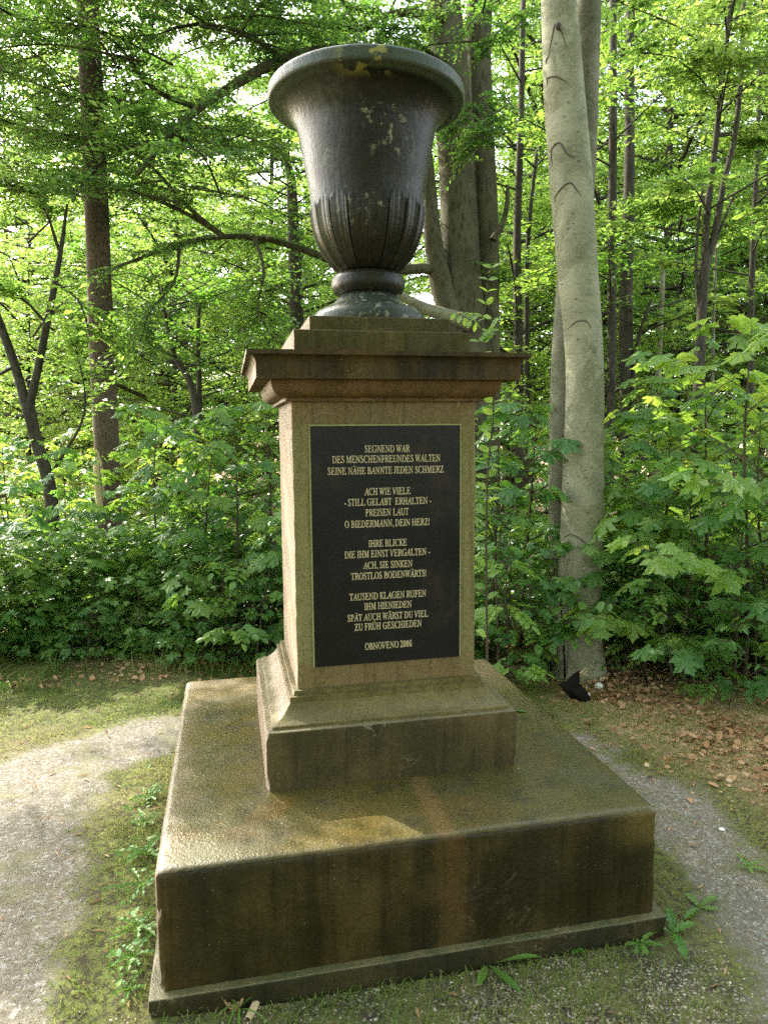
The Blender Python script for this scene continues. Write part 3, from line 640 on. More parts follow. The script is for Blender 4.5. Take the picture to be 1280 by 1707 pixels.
# ------------------------------------------------------------------ small plants
def rosette(n, L, w, rng, lobes=True, up=.5):
    mb = MB()
    for i in range(n):
        a = 2*np.pi*i/n+rng.normal(0, .3); l = L*(.6+.6*rng.random()); e = up*(.5+.9*rng.random()); m = 11
        t = np.linspace(0, 1, m); r_ = l*t*np.cos(e*(1-.8*t)); z = l*(np.sin(e)*t-.55*np.sin(e)*t**2*1.3)+.004
        ww = w*np.sin(np.pi*np.clip(t*.93+.07, 0, 1))**.8*(.35+.65*t)
        if lobes: ww = ww*(1+.45*np.where(np.arange(m) % 2 == 0, 1, -1)*(t < .85))
        c = np.stack([r_*np.cos(a), r_*np.sin(a), z], 1); sd = np.array([-np.sin(a), np.cos(a), 0])
        V = np.concatenate([c-sd*ww[:, None]+[0, 0, .003], c, c+sd*ww[:, None]+[0, 0, .003]]); q = np.arange(m-1)[:, None]
        F = np.concatenate([q+np.array([[0, m, m+1, 1]]), q+np.array([[m, 2*m, 2*m+1, m+1]])]); mb.add(V, F, rng.random())
    return mb
rng = np.random.default_rng(21)
WEED = [(247, 1330, 9, .11, .014, 'upright broad leaved weed against the block near its back left edge'),
        (240, 1372, 8, .10, .013, 'dandelion tuft against the left of the block, behind the mid of that side'),
        (246, 1425, 10, .13, .015, 'lush weed clump against the left of the block, halfway along'),
        (236, 1475, 7, .17, .012, 'dandelion with one long leaf reaching out over the path on the left'),
        (238, 1545, 10, .12, .013, 'spreading dandelion rosette by the front left corner of the block'),
        (243, 1590, 8, .10, .012, 'small weed tuft just behind the front left corner of the block'),
        (226, 1640, 6, .07, .009, 'tiny weed in bare soil left of the front corner')]
for i, (px, py, n, L, w, lab) in enumerate(WEED):
    q = onz(px, py, .06); q[0] = min(q[0], -.845); q[2] = H(q[0], q[1])
    t = thing('dandelion_plant', q, lab, 'weed', 'weeds along the left side of the block')
    rosette(n, L*.78, w*.8, rng, True, .8).build('leaves', M['weed_leaf'], t, smooth=False)
    mb = MB(); m = 10; a = rng.uniform(0, 6.28, m); r_ = .05*np.sqrt(rng.random(m)); P = np.stack([r_*np.cos(a)-.02, r_*np.sin(a)*1.6, .02+.09*rng.random(m)], 1)
    leaves(mb, T_OVAL, P, np.stack([np.cos(a), np.sin(a), 0*a+.3], 1), np.array([0, 0, 1.0])+rng.normal(0, .4, (m, 3)), .014+.018*rng.random(m), rng.random(m))
    mb.build('side_leaves', M['weed_leaf'], t, smooth=False)
WF = [(400, 1690, 9, .11, .004, False, 1.1, 'grassy plant with long narrow blades below the front of the block'),
      (812, 1612, 5, .14, .017, False, .35, 'plantain with one large smooth leaf on the gravel in front of the block'),
      (960, 1585, 7, .05, .008, False, .8, 'small round leaved seedling below the block front, right of centre'),
      (1066, 1580, 7, .075, .012, True, .9, 'leafy weed below the front right corner of the ledge'),
      (1120, 1560, 4, .13, .022, True, .5, 'dandelion with large jagged leaf beside the right corner of the ledge'),
      (1165, 1515, 4, .09, .016, True, .4, 'jagged green leaf plant at the edge of the right path'),
      (1245, 1450, 6, .06, .01, True, .5, 'low weed in the grass right of the right path')]
for px, py, n, L, w, lo, up, lab in WF:
    q = onz(px, py, .0); q[2] = H(q[0], q[1]); t = thing('meadow_weed', q, lab, 'weed', 'weeds in front of the block')
    rosette(n, L, w, rng, lo, up).build('leaves', M['weed_leaf'], t, smooth=False)
# curled dead leaf and splinter of wood in front, loose green leaf on the block
def bigleaf(name, P, d, nrm_, s, mat, lab, cat, T=T_OVAL):
    mb = MB(); leaves(mb, T, np.zeros((1, 3)), [d], [nrm_], [s], [.7]); o = mb.build(name, mat, smooth=False); o.location = Vector(P); return tag(o, lab, cat)
q = onz(392, 1698); q[2] = H(q[0], q[1])+.012
t = MB()
for a in np.linspace(0, 1, 9):   # ribbed, cupped brown leaf
    pass
u = np.linspace(-1, 1, 17)[:, None]; v = np.linspace(0, 1, 9)[None]
wv = .032*np.sqrt(np.clip(np.sin(np.pi*(.06+.9*v)), 0, 1)); xx = u*wv; yy = .07*v+0*u; zz = .018*(u**2)+.004*np.sin(u*18)+.006*np.sin(v*3)
V = np.stack([xx, yy+0*xx, zz+0*xx], -1).reshape(-1, 3); a, b = np.arange(16)[:, None]*9, np.arange(8)[None]; t.add(V, np.stack([a+b, a+b+1, a+b+10, a+b+9], -1).reshape(-1, 4), .35)
o = t.build('dead_leaf', M['dry_leaf']); o.location = Vector(q); o.rotation_euler = (.2, .1, .3); tag(o, 'curled ribbed brown dead leaf on the ground below the block front', 'dead leaf')
q2 = onz(424, 1690); mb = MB(); tube(mb, np.array([(-.02, -.03, .006), (.0, .01, .010), (.025, .055, .012)]), [.010, .011, .006], 6, .3, rng); o = mb.build('wood_splinter', M['bare_wood'], smooth=False); o.location = Vector((q2[0], q2[1], H(q2[0], q2[1]))); tag(o, 'short weathered splinter of wood beside the curled dead leaf', 'stick')
q3 = onz(866, 1188, .4238); bigleaf('green_leaf', (q3[0]-.015, q3[1]+.02, .4275), (.8, -.5, .0), (.1, 0, 1), .055, M['maple_leaf'], 'single fallen green leaf lying on the right of the stone block', 'leaf')
q4 = onz(865, 1273, .4238)
q5 = onz(40, 1152); bigleaf('pale_leaf', (-1.95, 1.93, H(-1.95, 1.93)+.02), (.5, .6, .1), (.1, -.3, 1), .13, M['maple_fresh_lit'], 'pale green maple leaf lying on the grass at the far left', 'leaf', T_MAPLE)
for (px, py, s, lab) in ((998, 1147, .026, 'round white puffball beside the foot of the grey beech'), (980, 1160, .016, 'smaller white puffball in the weeds by the charred stump'), (1203, 1384, .012, 'flat white stone chip on the right path edge')):
    q = onz(px, py); mb = MB(); k = len(IV); bm = bmesh.new(); bmesh.ops.create_icosphere(bm, subdivisions=3, radius=1); V = np.array([v.co[:] for v in bm.verts]); F = np.array([[v.index for v in f.verts] for f in bm.faces]); bm.free()
    V = V*(1+.12*(fbm(V[:, 0:1]*2+5, V[:, 1:2]*2+V[:, 2:3]*2+5)-.5))*[s, s, s*(.95 if s > .013 else .35)]; mb.add(V, F)
    if 'white_ball' not in M: g = NT('chalky_white'); M['white_ball'] = g.done(g.mix(g.noise(g.obj(), 60, 3), (.55, .55, .5), (.8, .8, .76)), .8)
    o = mb.build('white_stone' if s < .013 else 'puffball', M['white_ball']); o.location = Vector((q[0], q[1], H(q[0], q[1])+s*.6)); tag(o, lab, 'stone' if s < .013 else 'mushroom', None)

# charred stump with splintered top, leaning
q = onz(957, 1166); st = thing('charred_stump', (q[0], q[1], H(q[0], q[1])), 'black charred leaning stump in the grass before the grey beech', 'stump')
mb = MB(); tube(mb, resample(np.array([(.075, -.01, -.03), (.03, 0, .03), (-.03, .01, .075), (-.085, .02, .10)]), 12), [.02, .034, .045, .05, .052, .05, .046, .042, .036, .028, .02, .006], 13, .45, rng); mb.build('stump_body', M['char'], st, smooth=False)
mb = MB(); tube(mb, resample(np.array([(-.02, .01, .05), (.005, .015, .11), (.045, .03, .165)]), 8), [.05, .046, .04, .034, .028, .022, .015, .006], 11, .45, rng); mb.build('side_prong', M['char'], st, smooth=False)
mb = MB(); tube(mb, resample(np.array([(.03, 0, .03), (.07, -.03, .0), (.12, -.05, -.02)]), 6), [.03, .026, .02, .015, .011, .006], 9, .4, rng); mb.build('root', M['char'], st, smooth=False)
mb = MB()
for i in range(14): p0 = np.array([.01+.06*rng.random(), .02, .13+.03*rng.random()]); tube(mb, np.array([p0, p0+rng.normal(0, .02, 3)+[.03, 0, .02]]), [.004, .001], 3)
mb.build('splinters', M['bare_wood'], st, smooth=False)
for (a, b, lab) in (((942, 1135), (930, 960), 'thin dark rod rising from the charred stump'), ((1082, 1145), (1058, 1085), 'dark broken twig standing at the bush edge right of the beech')):
    pa = onz(*a); pa[2] = H(pa[0], pa[1])-.02; dd = (pa-CAM)@FWD; pb = at(*b, dd); mb = MB(); tube(mb, resample(np.array([pa, (pa+pb)/2+[.01, 0, 0], pb]), 6)-pa, [.008, .007, .006, .005, .005, .004], 6)
    o = mb.build('dead_stick', M['char']); o.location = Vector(pa); tag(o, lab, 'stick', None)

# ------------------------------------------------------------------ saplings of the thicket
def make_sapling(rng, h, leaf, nb, mat, name='maple_sapling', fresh=False, T=(T_MAPLE, T_MAPLE2), bare=.03, pin=False):
    stem = MB(); lv = MB(); lean = rng.normal(0, .1, 2)
    SP = np.array([(0, 0, -.1), (lean[0]*.3*h, lean[1]*.3*h, .35*h), (lean[0]*h*.7+.03, lean[1]*h*.7, .7*h), (lean[0]*h, lean[1]*h, h)])
    SP = resample(SP, 14); tube(stem, SP, np.linspace(.010+.004*h, .003, 14), 5)
    PP, DD, NN, SS = [], [], [], []
    def pair(p, d, s, k=1.0):
        sd = norm(np.cross(d, [0, 0, 1.0])+rng.normal(0, .15, 3))
        for sg in (-1, 1):
            pd = norm(sd*sg+d*.5+np.array([0, 0, .25])+rng.normal(0, .15, 3)); pl = s*(.5+.5*rng.random()); e = p+pd*pl
            tube(stem, np.array([p, p+pd*pl*.55+[0, 0, .01], e]), [.0016, .0013, .0011], 3, cap=False)
            PP.append(e); dd = norm(pd*[1, 1, .2]+np.array([0, 0, -.35-.5*rng.random()])+rng.normal(0, .12, 3)); DD.append(dd)
            NN.append(np.array([0, 0, 1.0])+pd*.35+rng.normal(0, .22, 3)); SS.append(s*(.65+.6*rng.random()))
    for b in range(nb):
        t = bare+(1-bare)*(b+.5)/nb; i = min(12, int(t*13)); p = SP[i]+(SP[i+1]-SP[i])*(t*13-i); a = b*2.4+rng.normal(0, .5)
        L = h*(.36*(1-t)+.10)*(.7+.6*rng.random())+.06; d = np.array([np.cos(a), np.sin(a), .55*(.6+.6*rng.random())])
        BP = resample(np.array([p, p+d*L*.5, p+d*L*[1, 1, .75]]), 7); tube(stem, BP, np.linspace(.005, .0018, 7), 4, cap=False)
        m = max(2, int(L/.11)); 
        for j in range(m):
            u = .35+.65*(j+.5)/m; k = min(5, int(u*6)); pair(BP[k]+(BP[k+1]-BP[k])*(u*6-k), norm(BP[k+1]-BP[k]), leaf*(.75+.4*rng.random()))
        pair(BP[-1], norm(BP[-1]-BP[-2]), leaf)
    pair(SP[-1], np.array([rng.normal(0, .3), rng.normal(0, .3), 1.0]), leaf*.8); pair(SP[-2], np.array([1.0, rng.normal(0, .3), .6]), leaf)
    PP, DD, NN, SS = map(np.array, (PP, DD, NN, SS)); n = len(PP); h1 = rng.random(n) < .5; rr = rng.random(n)
    if pin:      # compound leaf: pairs of leaflets along a stalk
        DD = norm(DD); Sd = norm(np.cross(DD, norm(NN))); E = []
        for i in range(n): tube(stem, np.array([PP[i], PP[i]+DD[i]*SS[i]*1.5]), [.0012, .0008], 3, cap=False)
        for t in (.35, .75, 1.15): 
            for sg in (-1, 1): E.append((PP+DD*(SS*t)[:, None], DD*.45+Sd*sg, NN+rng.normal(0, .2, (n, 3)), SS*.75, rr))
        E.append((PP+DD*(SS*1.45)[:, None], DD, NN, SS*.8, rr)); PP, DD, NN, SS, rr = [np.concatenate(q_) for q_ in zip(*E)]; h1 = np.ones(len(PP), bool)
    for sel, TT in ((h1, T[0]), (~h1, T[1])):
        if sel.any(): leaves(lv, TT, PP[sel], DD[sel], NN[sel], SS[sel], rr[sel])
    root = thing(name, (0, 0, 0), '-', 'sapling'); stem.build('stem', M['twig'], root); lv.build('leaves', M[mat], root, smooth=False)
    return root
rng = np.random.default_rng(31)
SAP = [make_sapling(rng, 1.9, .14, 17, 'maple_leaf'), make_sapling(rng, 1.6, .15, 15, 'maple_leaf'), make_sapling(rng, 2.1, .12, 20, 'maple_leaf'),
       make_sapling(rng, 1.2, .12, 13, 'maple_leaf'), make_sapling(rng, 2.0, .14, 16, 'maple_fresh_lit'), make_sapling(rng, 1.8, .075, 34, 'maple_leaf', 'hazel_bush', T=(T_OVAL, T_OVAL)), make_sapling(rng, 1.1, .06, 26, 'maple_leaf', 'hazel_bush', T=(T_OVAL, T_OVAL)), make_sapling(rng, 1.5, .10, 14, 'maple_fresh_lit', 'elder_shrub', T=(T_OVAL, T_OVAL), pin=True), make_sapling(rng, .8, .075, 12, 'maple_leaf', 'elder_shrub', T=(T_OVAL, T_OVAL), pin=True)]
SAPH = [1.9, 1.6, 2.1, 1.2, 2.0, 1.8, 1.1, 1.5, .8]; used_sap = set()
def sapling(px, depth, ytop, v, rz, label, group):
    q = at(px, 853, depth); z0 = float(H(q[0], q[1])); top = at(px, ytop, depth)[2]; sc = (top-z0)/SAPH[v]; loc = (q[0], q[1], z0)
    if v in used_sap: return dup(SAP[v], loc, rz, sc, label, group)
    used_sap.add(v); r = SAP[v]; r.location = Vector(loc); r.rotation_euler = (0, 0, rz); r.scale = (sc,)*3; tag(r, label, 'sapling', group); return r
GL, GR_ = 'saplings of the thicket left of the monument', 'saplings of the thicket right of the monument'
for k, a in enumerate([
    (25, 5.3, 800, 1, .3, 'broad leaved maple sapling at the left picture edge in front of the forked dark tree'),
    (110, 5.6, 740, 2, 1.1, 'tall maple sapling between the forked dark tree and the spruce trunk'),
    (195, 5.3, 770, 4, 2.2, 'fresh green maple sapling whose top leaves cross the spruce trunk'),
    (255, 5.7, 700, 0, 3.1, 'tall maple sapling just right of the spruce trunk'),
    (325, 5.4, 690, 2, 4.0, 'large leaved maple sapling in the middle of the left thicket'),
    (392, 5.2, 690, 0, 5.2, 'dense maple sapling with big leaves left of the pedestal shaft'),
    (452, 5.6, 665, 5, .9, 'tall fine leaved hazel bush touching the left edge of the pedestal'),
    (335, 4.75, 1000, 8, .7, 'low elder like shrub with paired leaflets at the grass edge, left of the pedestal base'),
    (415, 4.85, 860, 7, 2.9, 'mid height shrub with compound leaves beside the pedestal shaft'),
    (15, 4.9, 905, 7, 1.3, 'shrub with compound leaves at the left picture edge'),
    (130, 4.8, 1010, 8, 3.9, 'low compound leaved shrub at the grass edge below the spruce'),
    (60, 5.0, 960, 3, 1.9, 'low maple sapling in shade at the far left of the thicket edge'),
    (150, 4.95, 950, 6, .2, 'low small leaved bush below the spruce trunk'),
    (225, 4.9, 960, 3, 3.5, 'low dark maple sapling at the thicket edge left of centre'),
    (300, 4.95, 930, 3, 5.1, 'low maple sapling with drooping leaves above the grass fringe'),
    (372, 4.9, 920, 6, 4.1, 'low small leaved bush with compound looking sprays beside the maples'),
    (440, 4.95, 930, 1, 2.7, 'low bushy maple sapling next to the pedestal base')]):
    sapling(*a, GL)
for a in [
    (822, 4.9, 660, 5, .4, 'thin stemmed hazel bush directly right of the pedestal shaft'),
    (870, 5.2, 700, 1, 1.2, 'maple sapling between the pedestal and the grey beech'),
    (893, 4.6, 915, 3, 2.0, 'low maple sapling in front of the left side of the grey beech'),
    (850, 4.55, 930, 6, 3.3, 'low leafy bush beside the back right corner of the block'),
    (1010, 5.0, 700, 2, .1, 'maple sapling whose upper leaves cross the grey beech trunk'),
    (1050, 4.7, 810, 1, 2.8, 'broad maple sapling immediately right of the grey beech'),
    (1105, 4.9, 690, 0, 4.4, 'tall maple sapling in the middle of the right thicket'),
    (1150, 4.4, 820, 3, 5.6, 'large leaved low maple above the brown litter'),
    (1190, 4.7, 585, 4, .8, 'bright fresh maple sapling, tallest of the right thicket'),
    (1255, 4.5, 560, 4, 3.0, 'bright fresh maple sapling at the right picture edge'),
    (1235, 4.3, 850, 6, 1.4, 'small leaved bush at the right edge above the brown litter'),
    (1130, 4.4, 985, 8, 2.2, 'low compound leaved shrub overhanging the brown litter'),
    (1275, 4.45, 930, 7, .4, 'compound leaved shrub low at the right picture edge'),
    (835, 4.5, 830, 7, 4.4, 'compound leaved shrub right of the pedestal shaft'),
    (1290, 4.6, 700, 2, 2.3, 'maple sapling cut by the right picture edge'),
    (1085, 4.5, 960, 6, 5.0, 'low dark bush at the grass edge right of the puffball'),
    (1045, 4.95, 985, 3, 4.2, 'low maple sapling at the right foot of the grey beech')]:
    sapling(*a, GR_)
rng = np.random.default_rng(41)
for px in range(-160, 520, 42):
    sapling(px+rng.uniform(-15, 15), rng.uniform(6.2, 8.5), rng.uniform(715, 830), int(rng.choice([0, 1, 2, 4, 5, 7])), rng.uniform(0, 6.3), 'leafy sapling in the deeper part of the left thicket', 'saplings deeper in the left thicket')
for px in range(790, 1460, 46):
    sapling(px+rng.uniform(-15, 15), rng.uniform(5.9, 8.0), rng.uniform(640, 760), int(rng.choice([0, 1, 2, 5, 4, 7])), rng.uniform(0, 6.3), 'leafy sapling in the deeper part of the right thicket', 'saplings deeper in the right thicket')
for i, r in enumerate(SAP):
    if i not in used_sap: raise RuntimeError('unused sapling')

# dark undergrowth closing the foot of the thicket
mb = MB(); rng = np.random.default_rng(51); n = 42000
EDX, EDY = [-4, -1.98, -1.3, -.41, .6, 1.34, 1.7, 2.1, 2.83, 4], [2.1, 2.12, 2.44, 2.36, 2.15, 1.72, 1.5, 1.3, 1.24, 1.15]
x = rng.uniform(-4, 4.6, n); d = rng.exponential(.75, n)-.04; y = np.interp(x, EDX, EDY)+d+rng.normal(0, .05, n); k = (y < 7)&(fbm(x*3+5, y*3+1)+.1*sstep(0, .8, d) > .46); x, y, d = x[k], y[k], d[k]; n = len(x)
P = np.stack([x, y, H(x, y)+.02+.85*rng.random(n)**1.2*sstep(-.15, .35, d)], 1); a = rng.uniform(0, 6.28, n); D = np.stack([np.cos(a), np.sin(a)-.4, 0*a-.25], 1); N = np.array([0, -.25, 1.0])+rng.normal(0, .35, (n, 3)); big = rng.random(n) < .3
leaves(mb, T_OVAL, P[~big], D[~big], N[~big], .035+.045*rng.random((~big).sum()), rng.random((~big).sum())*1.15)
leaves(mb, T_MAPLE, P[big], D[big], N[big], .06+.06*rng.random(big.sum()), rng.random(big.sum())*1.2)
tag(mb.build('undergrowth', M['maple_leaf'], smooth=False), 'dark low undergrowth at the foot of the thicket', 'undergrowth', kind='stuff')

# the thin sprig rising behind the cornice
rng = np.random.default_rng(61)
q = at(815, 853, 3.75); z0 = float(H(q[0], q[1])); root = thing('hornbeam_sprig', (q[0], q[1], z0), 'slender leafy sprig rising behind the right end of the cornice', 'sapling')
pts = [at(815, 1090, 3.75), at(812, 800, 3.75), at(818, 640, 3.72), at(800, 585, 3.7), at(802, 540, 3.7), at(811, 500, 3.7), at(812, 470, 3.7), at(820, 446, 3.7)]
pts[0][2] = z0-.05
loc = np.array([q[0], q[1], z0]); SPn = resample(np.array(pts)-loc, 40); mb = MB(); tube(mb, SPn, np.linspace(.008, .0016, 40), 5); 
side = resample(np.array([at(803, 575, 3.7), at(815, 555, 3.68), at(826, 535, 3.66)])-loc, 6); tube(mb, side, np.linspace(.003, .0012, 6), 4)
side2 = resample(np.array([at(802, 542, 3.7), at(785, 533, 3.7), at(760, 522, 3.7)])-loc, 6); tube(mb, side2, np.linspace(.0025, .0012, 6), 4)
mb.build('stem', M['twig'], root); mb = MB(); PP, DD = [], []
for i in list(range(8, 40, 1)):
    for sg in ((-1, 1) if i > 20 else ((-1) ** i,)):
        if i < 21 and rng.random() < .5: continue
        PP.append(SPn[i]); DD.append(RT*sg+np.array([0, 0, .35])+rng.normal(0, .35, 3))
for L_ in (side, side2):
    for i in range(1, 6):
        for sg in (-1, 1): PP.append(L_[i]); DD.append(RT*sg*.6+np.array([0, 0, .5])*sg+rng.normal(0, .3, 3)+RT*.3)
sz = np.linspace(1, .55, len(PP))*.078; leaves(mb, T_OVAL, np.array(PP), np.array(DD), -FWD*.5+np.array([0, 0, .9])+rng.normal(0, .3, (len(PP), 3)), sz, rng.random(len(PP))*.5+.3)
mb.build('leaves', M['maple_fresh_lit'], root, smooth=False)

# ------------------------------------------------------------------ named trees
def trunkpts(L, depth, up=None, down=True):
    """trunk axis through picture positions [(px, py, width px)...] at a depth; extended below ground and upwards"""
    P = [np.append(at(px, py, depth if np.isscalar(depth) else depth[i]), w/FPX*(depth if np.isscalar(depth) else depth[i])/2) for i, (px, py, w) in enumerate(L)]
    P = np.array(P)
    if down:
        g0 = P[0].copy(); g0[2] = H(g0[0], g0[1])-.15
        if g0[2] < P[0, 2]-.05: g0[3] *= 1.12; P = np.vstack([g0, P])
    if up:
        d = P[-1]-P[-2]; d = d/np.linalg.norm(d[:3]); e = P[-1]+d*up; e[3] = P[-1, 3]*.75; P = np.vstack([P, e])
    return P
def tree(name, loc, label, cat='tree', group=None): return thing(name, loc, label, cat, group)
def trunk(P, mat, root, k=18, n=60, bump=.08, name='trunk', rng=None):
    Q = resample(P, n); mb = MB(); l = np.array(root.location); tube(mb, Q[:, :3]-l, Q[:, 3], k, bump, rng); return mb.build(name, M[mat], root)
rng = np.random.default_rng(71)
def base(L, depth): q = at(L[0][0], 853, depth); return np.array([q[0], q[1], float(H(q[0], q[1]))])

# spruce on the left
L = [(187, 960, 41), (183, 880, 40), (178, 750, 40), (170, 600, 40), (159, 300, 38), (145, 0, 36)]
tr = tree('spruce_tree', base(L, 7.0), 'straight brown scaly spruce trunk with a torn bark patch in the left thicket'); P = trunkpts(L, 7.0, 6)
trunk(P, 'spruce_bark', tr, 16, 60, .05, rng=rng); l = np.array(tr.location)
mb = MB(); c0 = at(163, 745, 6.88)-l; c1 = at(166, 820, 6.88)-l; mid = (c0+c1)/2
tube(mb, resample(np.array([at(163, 742, 6.93), at(164, 775, 6.895), at(167, 830, 6.89), at(170, 870, 6.92)])-l, 10), [.005, .03, .042, .05, .052, .05, .045, .04, .03, .008], 10, .15, rng); mb.build('bark_wound', M['bare_wood'], tr)
for i in range(26):
    mb = MB(); t = rng.random(); py = 20+850*t; px = np.interp(py, [0, 880], [145, 183]); p0 = at(px, py, 7.0)-l; a = rng.uniform(0, 6.28); L_ = .15+.5*rng.random(); tube(mb, resample(np.array([p0, p0+L_*np.array([np.cos(a), np.sin(a), .15]), p0+1.7*L_*np.array([np.cos(a+.2), np.sin(a+.2), -.05])]), 5), np.linspace(.007, .0015, 5), 4); mb.build('dead_twig', M['dark_bark'], tr)
mb, wd = MB(), MB()
for i in range(30):
    z = 6.8+6*rng.random(); a = rng.uniform(0, 6.28); tt = (z-(P[0, 2]))/(P[-1, 2]-P[0, 2]); c = P[0, :3]+(P[-1, :3]-P[0, :3])*tt-l; Lb = 1.9*(1.25-tt)
    fan(mb, wd, np.array([c, c+Lb*.5*np.array([np.cos(a), np.sin(a), .1]), c+Lb*np.array([np.cos(a), np.sin(a), -.15])]), .02, 20, .5, 16, .07, rng, .15, T_NARROW, .5)
mb.build('crown', M['spruce_needle'], tr, smooth=False); wd.build('branches', M['dark_bark'], tr)

# forked dark tree, far left
L = [(95, 1010, 24), (90, 930, 23), (80, 800, 21), (62, 740, 20), (46, 672, 21)]
tr = tree('forked_tree', base(L, 6.2), 'slim dark tree forking into two limbs at the left picture edge'); l = np.array(tr.location)
trunk(trunkpts(L, 6.2), 'dark_bark', tr, 12, 40, .06, rng=rng)
for F_ in ([(47, 690, 17), (25, 610, 15), (2, 545, 14), (-40, 440, 12), (-80, 250, 9)], [(46, 690, 15), (62, 620, 13), (78, 540, 12), (92, 470, 10), (104, 400, 7), (112, 340, 4)]):
    trunk(trunkpts(F_, 6.2, None, False), 'dark_bark', tr, 10, 30, .05, 'limb', rng)
mb, wd = MB(), MB()
for (a, b, c) in (((78, 540), (40, 500), (-30, 470)), ((92, 470), (130, 500), (150, 560)), ((25, 610), (-10, 630), (-60, 700)), ((92, 780), (140, 690), (125, 560)), ((100, 420), (60, 330), (10, 300)), ((120, 330), (180, 250), (220, 160)), ((-30, 440), (-60, 330), (-80, 200))):
    fan(mb, wd, np.array([at(*a, 6.2), at(*b, 6.1), at(*c, 6.0)])-l, .016, 26, .55, 12, .075, rng, .25)
for (x, y, z) in ((-3.2, 3.7, 4.0), (-3.5, 4.1, 4.3), (-4.0, 3.9, 4.0), (-4.4, 4.2, 4.2), (-3.7, 4.6, 4.7), (-4.6, 4.8, 4.5), (-3.0, 3.4, 3.9), (-3.1, 4.1, 6.3), (-2.8, 3.7, 5.8), (-3.3, 4.5, 6.6)):  # unseen leaf fans added to filter the sun on monument and path
    a0 = at(-60, 250, 6.2); e0 = np.array([x, y, z]); fan(mb, wd, np.array([a0, (a0+e0)/2+[0, 0, .15], e0+(e0-a0)*.3])-l, .018, 34, .6, 12, .075, rng, .3)
mb.build('crown', M['sunlit_leaf_tint'], tr, smooth=False); wd.build('branches', M['dark_bark'], tr)

# grey twin beech on the right
tr = tree('beech_tree', base([(965, 0, 0)], 4.75), 'smooth grey twin stemmed beech with dark branch scars at the right'); l = np.array(tr.location)
LA = [(965, 1172, 150), (965, 1150, 112), (966, 1115, 86), (966, 1080, 77), (968, 950, 72), (972, 780, 66), (974, 600, 62), (962, 450, 66), (951, 300, 70), (940, 150, 66), (931, 0, 58)]
LB = [(938, 1150, 100), (940, 1120, 66), (940, 1000, 52), (938, 820, 46), (942, 600, 46), (957, 420, 50), (970, 250, 46), (977, 100, 43), (981, 0, 42)]
PA = trunkpts(LA, 4.75, 5); PB = trunkpts(LB, 4.98, 5)
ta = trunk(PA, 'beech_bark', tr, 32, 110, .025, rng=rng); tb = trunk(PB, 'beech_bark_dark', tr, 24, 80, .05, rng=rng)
def scar(pts, depth, rad=.006):
    c = resample(np.array([at(x, y, depth) for x, y in pts]), 16)
    out = []
    for q_ in c:   # drop onto the trunk's face nearest the camera side
        i = np.argmin(np.abs(QA[:, 2]-q_[2])); ax = QA[i]; v = q_[:2]-ax[:2]; lat = norm(RT[:2][None])[0]; s_ = np.clip(v@lat, -ax[3]*.93, ax[3]*.93); fw = norm(-FWD[:2][None])[0]
        xy = ax[:2]+lat*s_+fw*math.sqrt(max(0, ax[3]**2-s_**2))*1.0; out.append([xy[0], xy[1], q_[2]])
    m_ = MB(); w_ = rad*np.sin(np.linspace(.25, np.pi-.25, 16)); tube(m_, np.array(out)-l, w_, 6, .3, rng); m_.build('branch_scar', M['scar'], tr)
QA = resample(PA, 400)
for pts_ in ([(919, 85), (922, 52), (930, 34), (940, 52), (944, 80)], [(912, 95), (916, 90), (919, 80)], [(907, 128), (915, 117), (928, 121), (946, 134)], [(916, 268), (920, 245), (931, 237), (946, 250), (958, 262)], [(926, 330), (940, 308), (952, 303), (964, 316), (972, 328)], [(952, 545), (962, 533), (975, 532), (990, 545)], [(940, 905), (952, 893), (966, 897), (985, 912)], [(948, 1050), (960, 1038), (990, 1056)]):
    scar(np.array(pts_)+rng.normal(0, 1.6, (len(pts_), 2)), 4.6, .0052)
mk = MB(); tube(mk, resample(np.array([at(930, 36, 4.62), at(930, 42, 4.615), at(930, 50, 4.62)])-l, 5), [.004, .016, .02, .016, .004], 8, .2, rng); mk.build('knot', M['scar'], tr)
mb, wd = MB(), MB()
for i in range(8):
    j = rng.integers(0, 2); Pt = PA if j == 0 else PB; z = 5.4+4*rng.random(); t = (z-Pt[-2, 2])/(Pt[-1, 2]-Pt[-2, 2]); c = Pt[-2, :3]+(Pt[-1, :3]-Pt[-2, :3])*t-l; a = rng.uniform(-1.6, 2.2); Lb = 1.4+1.4*rng.random()
    fan(mb, wd, np.array([c, c+Lb*.5*np.array([np.cos(a), np.sin(a), .35]), c+Lb*np.array([np.cos(a), np.sin(a), .35])]), .03, 26, .7, 12, .08, rng)
mb.build('crown', M['beech_leaf'], tr, smooth=False); wd.build('branches', M['beech_bark'], tr)

# big old twin beech behind the urn, with its long boughs
tr = tree('beech_tree', base([(775, 0, 0)], 8.2), 'big old dark stemmed beech behind the urn with long boughs reaching left'); l = np.array(tr.location)
trunk(trunkpts([(775, 1000, 98), (775, 700, 84), (768, 480, 70), (762, 300, 60), (750, 120, 62), (738, 0, 58)], 8.2, 6), 'mossy_bark', tr, 22, 70, .07, rng=rng)
trunk(trunkpts([(806, 1000, 60), (808, 650, 50), (808, 400, 46), (802, 230, 44), (797, 80, 44), (800, 0, 42)], 8.45, 6), 'mossy_bark', tr, 20, 70, .06, rng=rng)
trunk(trunkpts([(762, 560, 40), (735, 470, 36), (722, 400, 30), (716, 320, 24), (704, 200, 20), (690, 90, 16)], 8.0, None, False), 'mossy_bark', tr, 14, 40, .12, 'limb', rng)
trunk(trunkpts([(785, 540, 30), (750, 527, 24), (712, 515, 20), (672, 495, 14), (640, 480, 12)], 7.9, None, False), 'beech_bark', tr, 10, 24, .08, 'limb', rng)
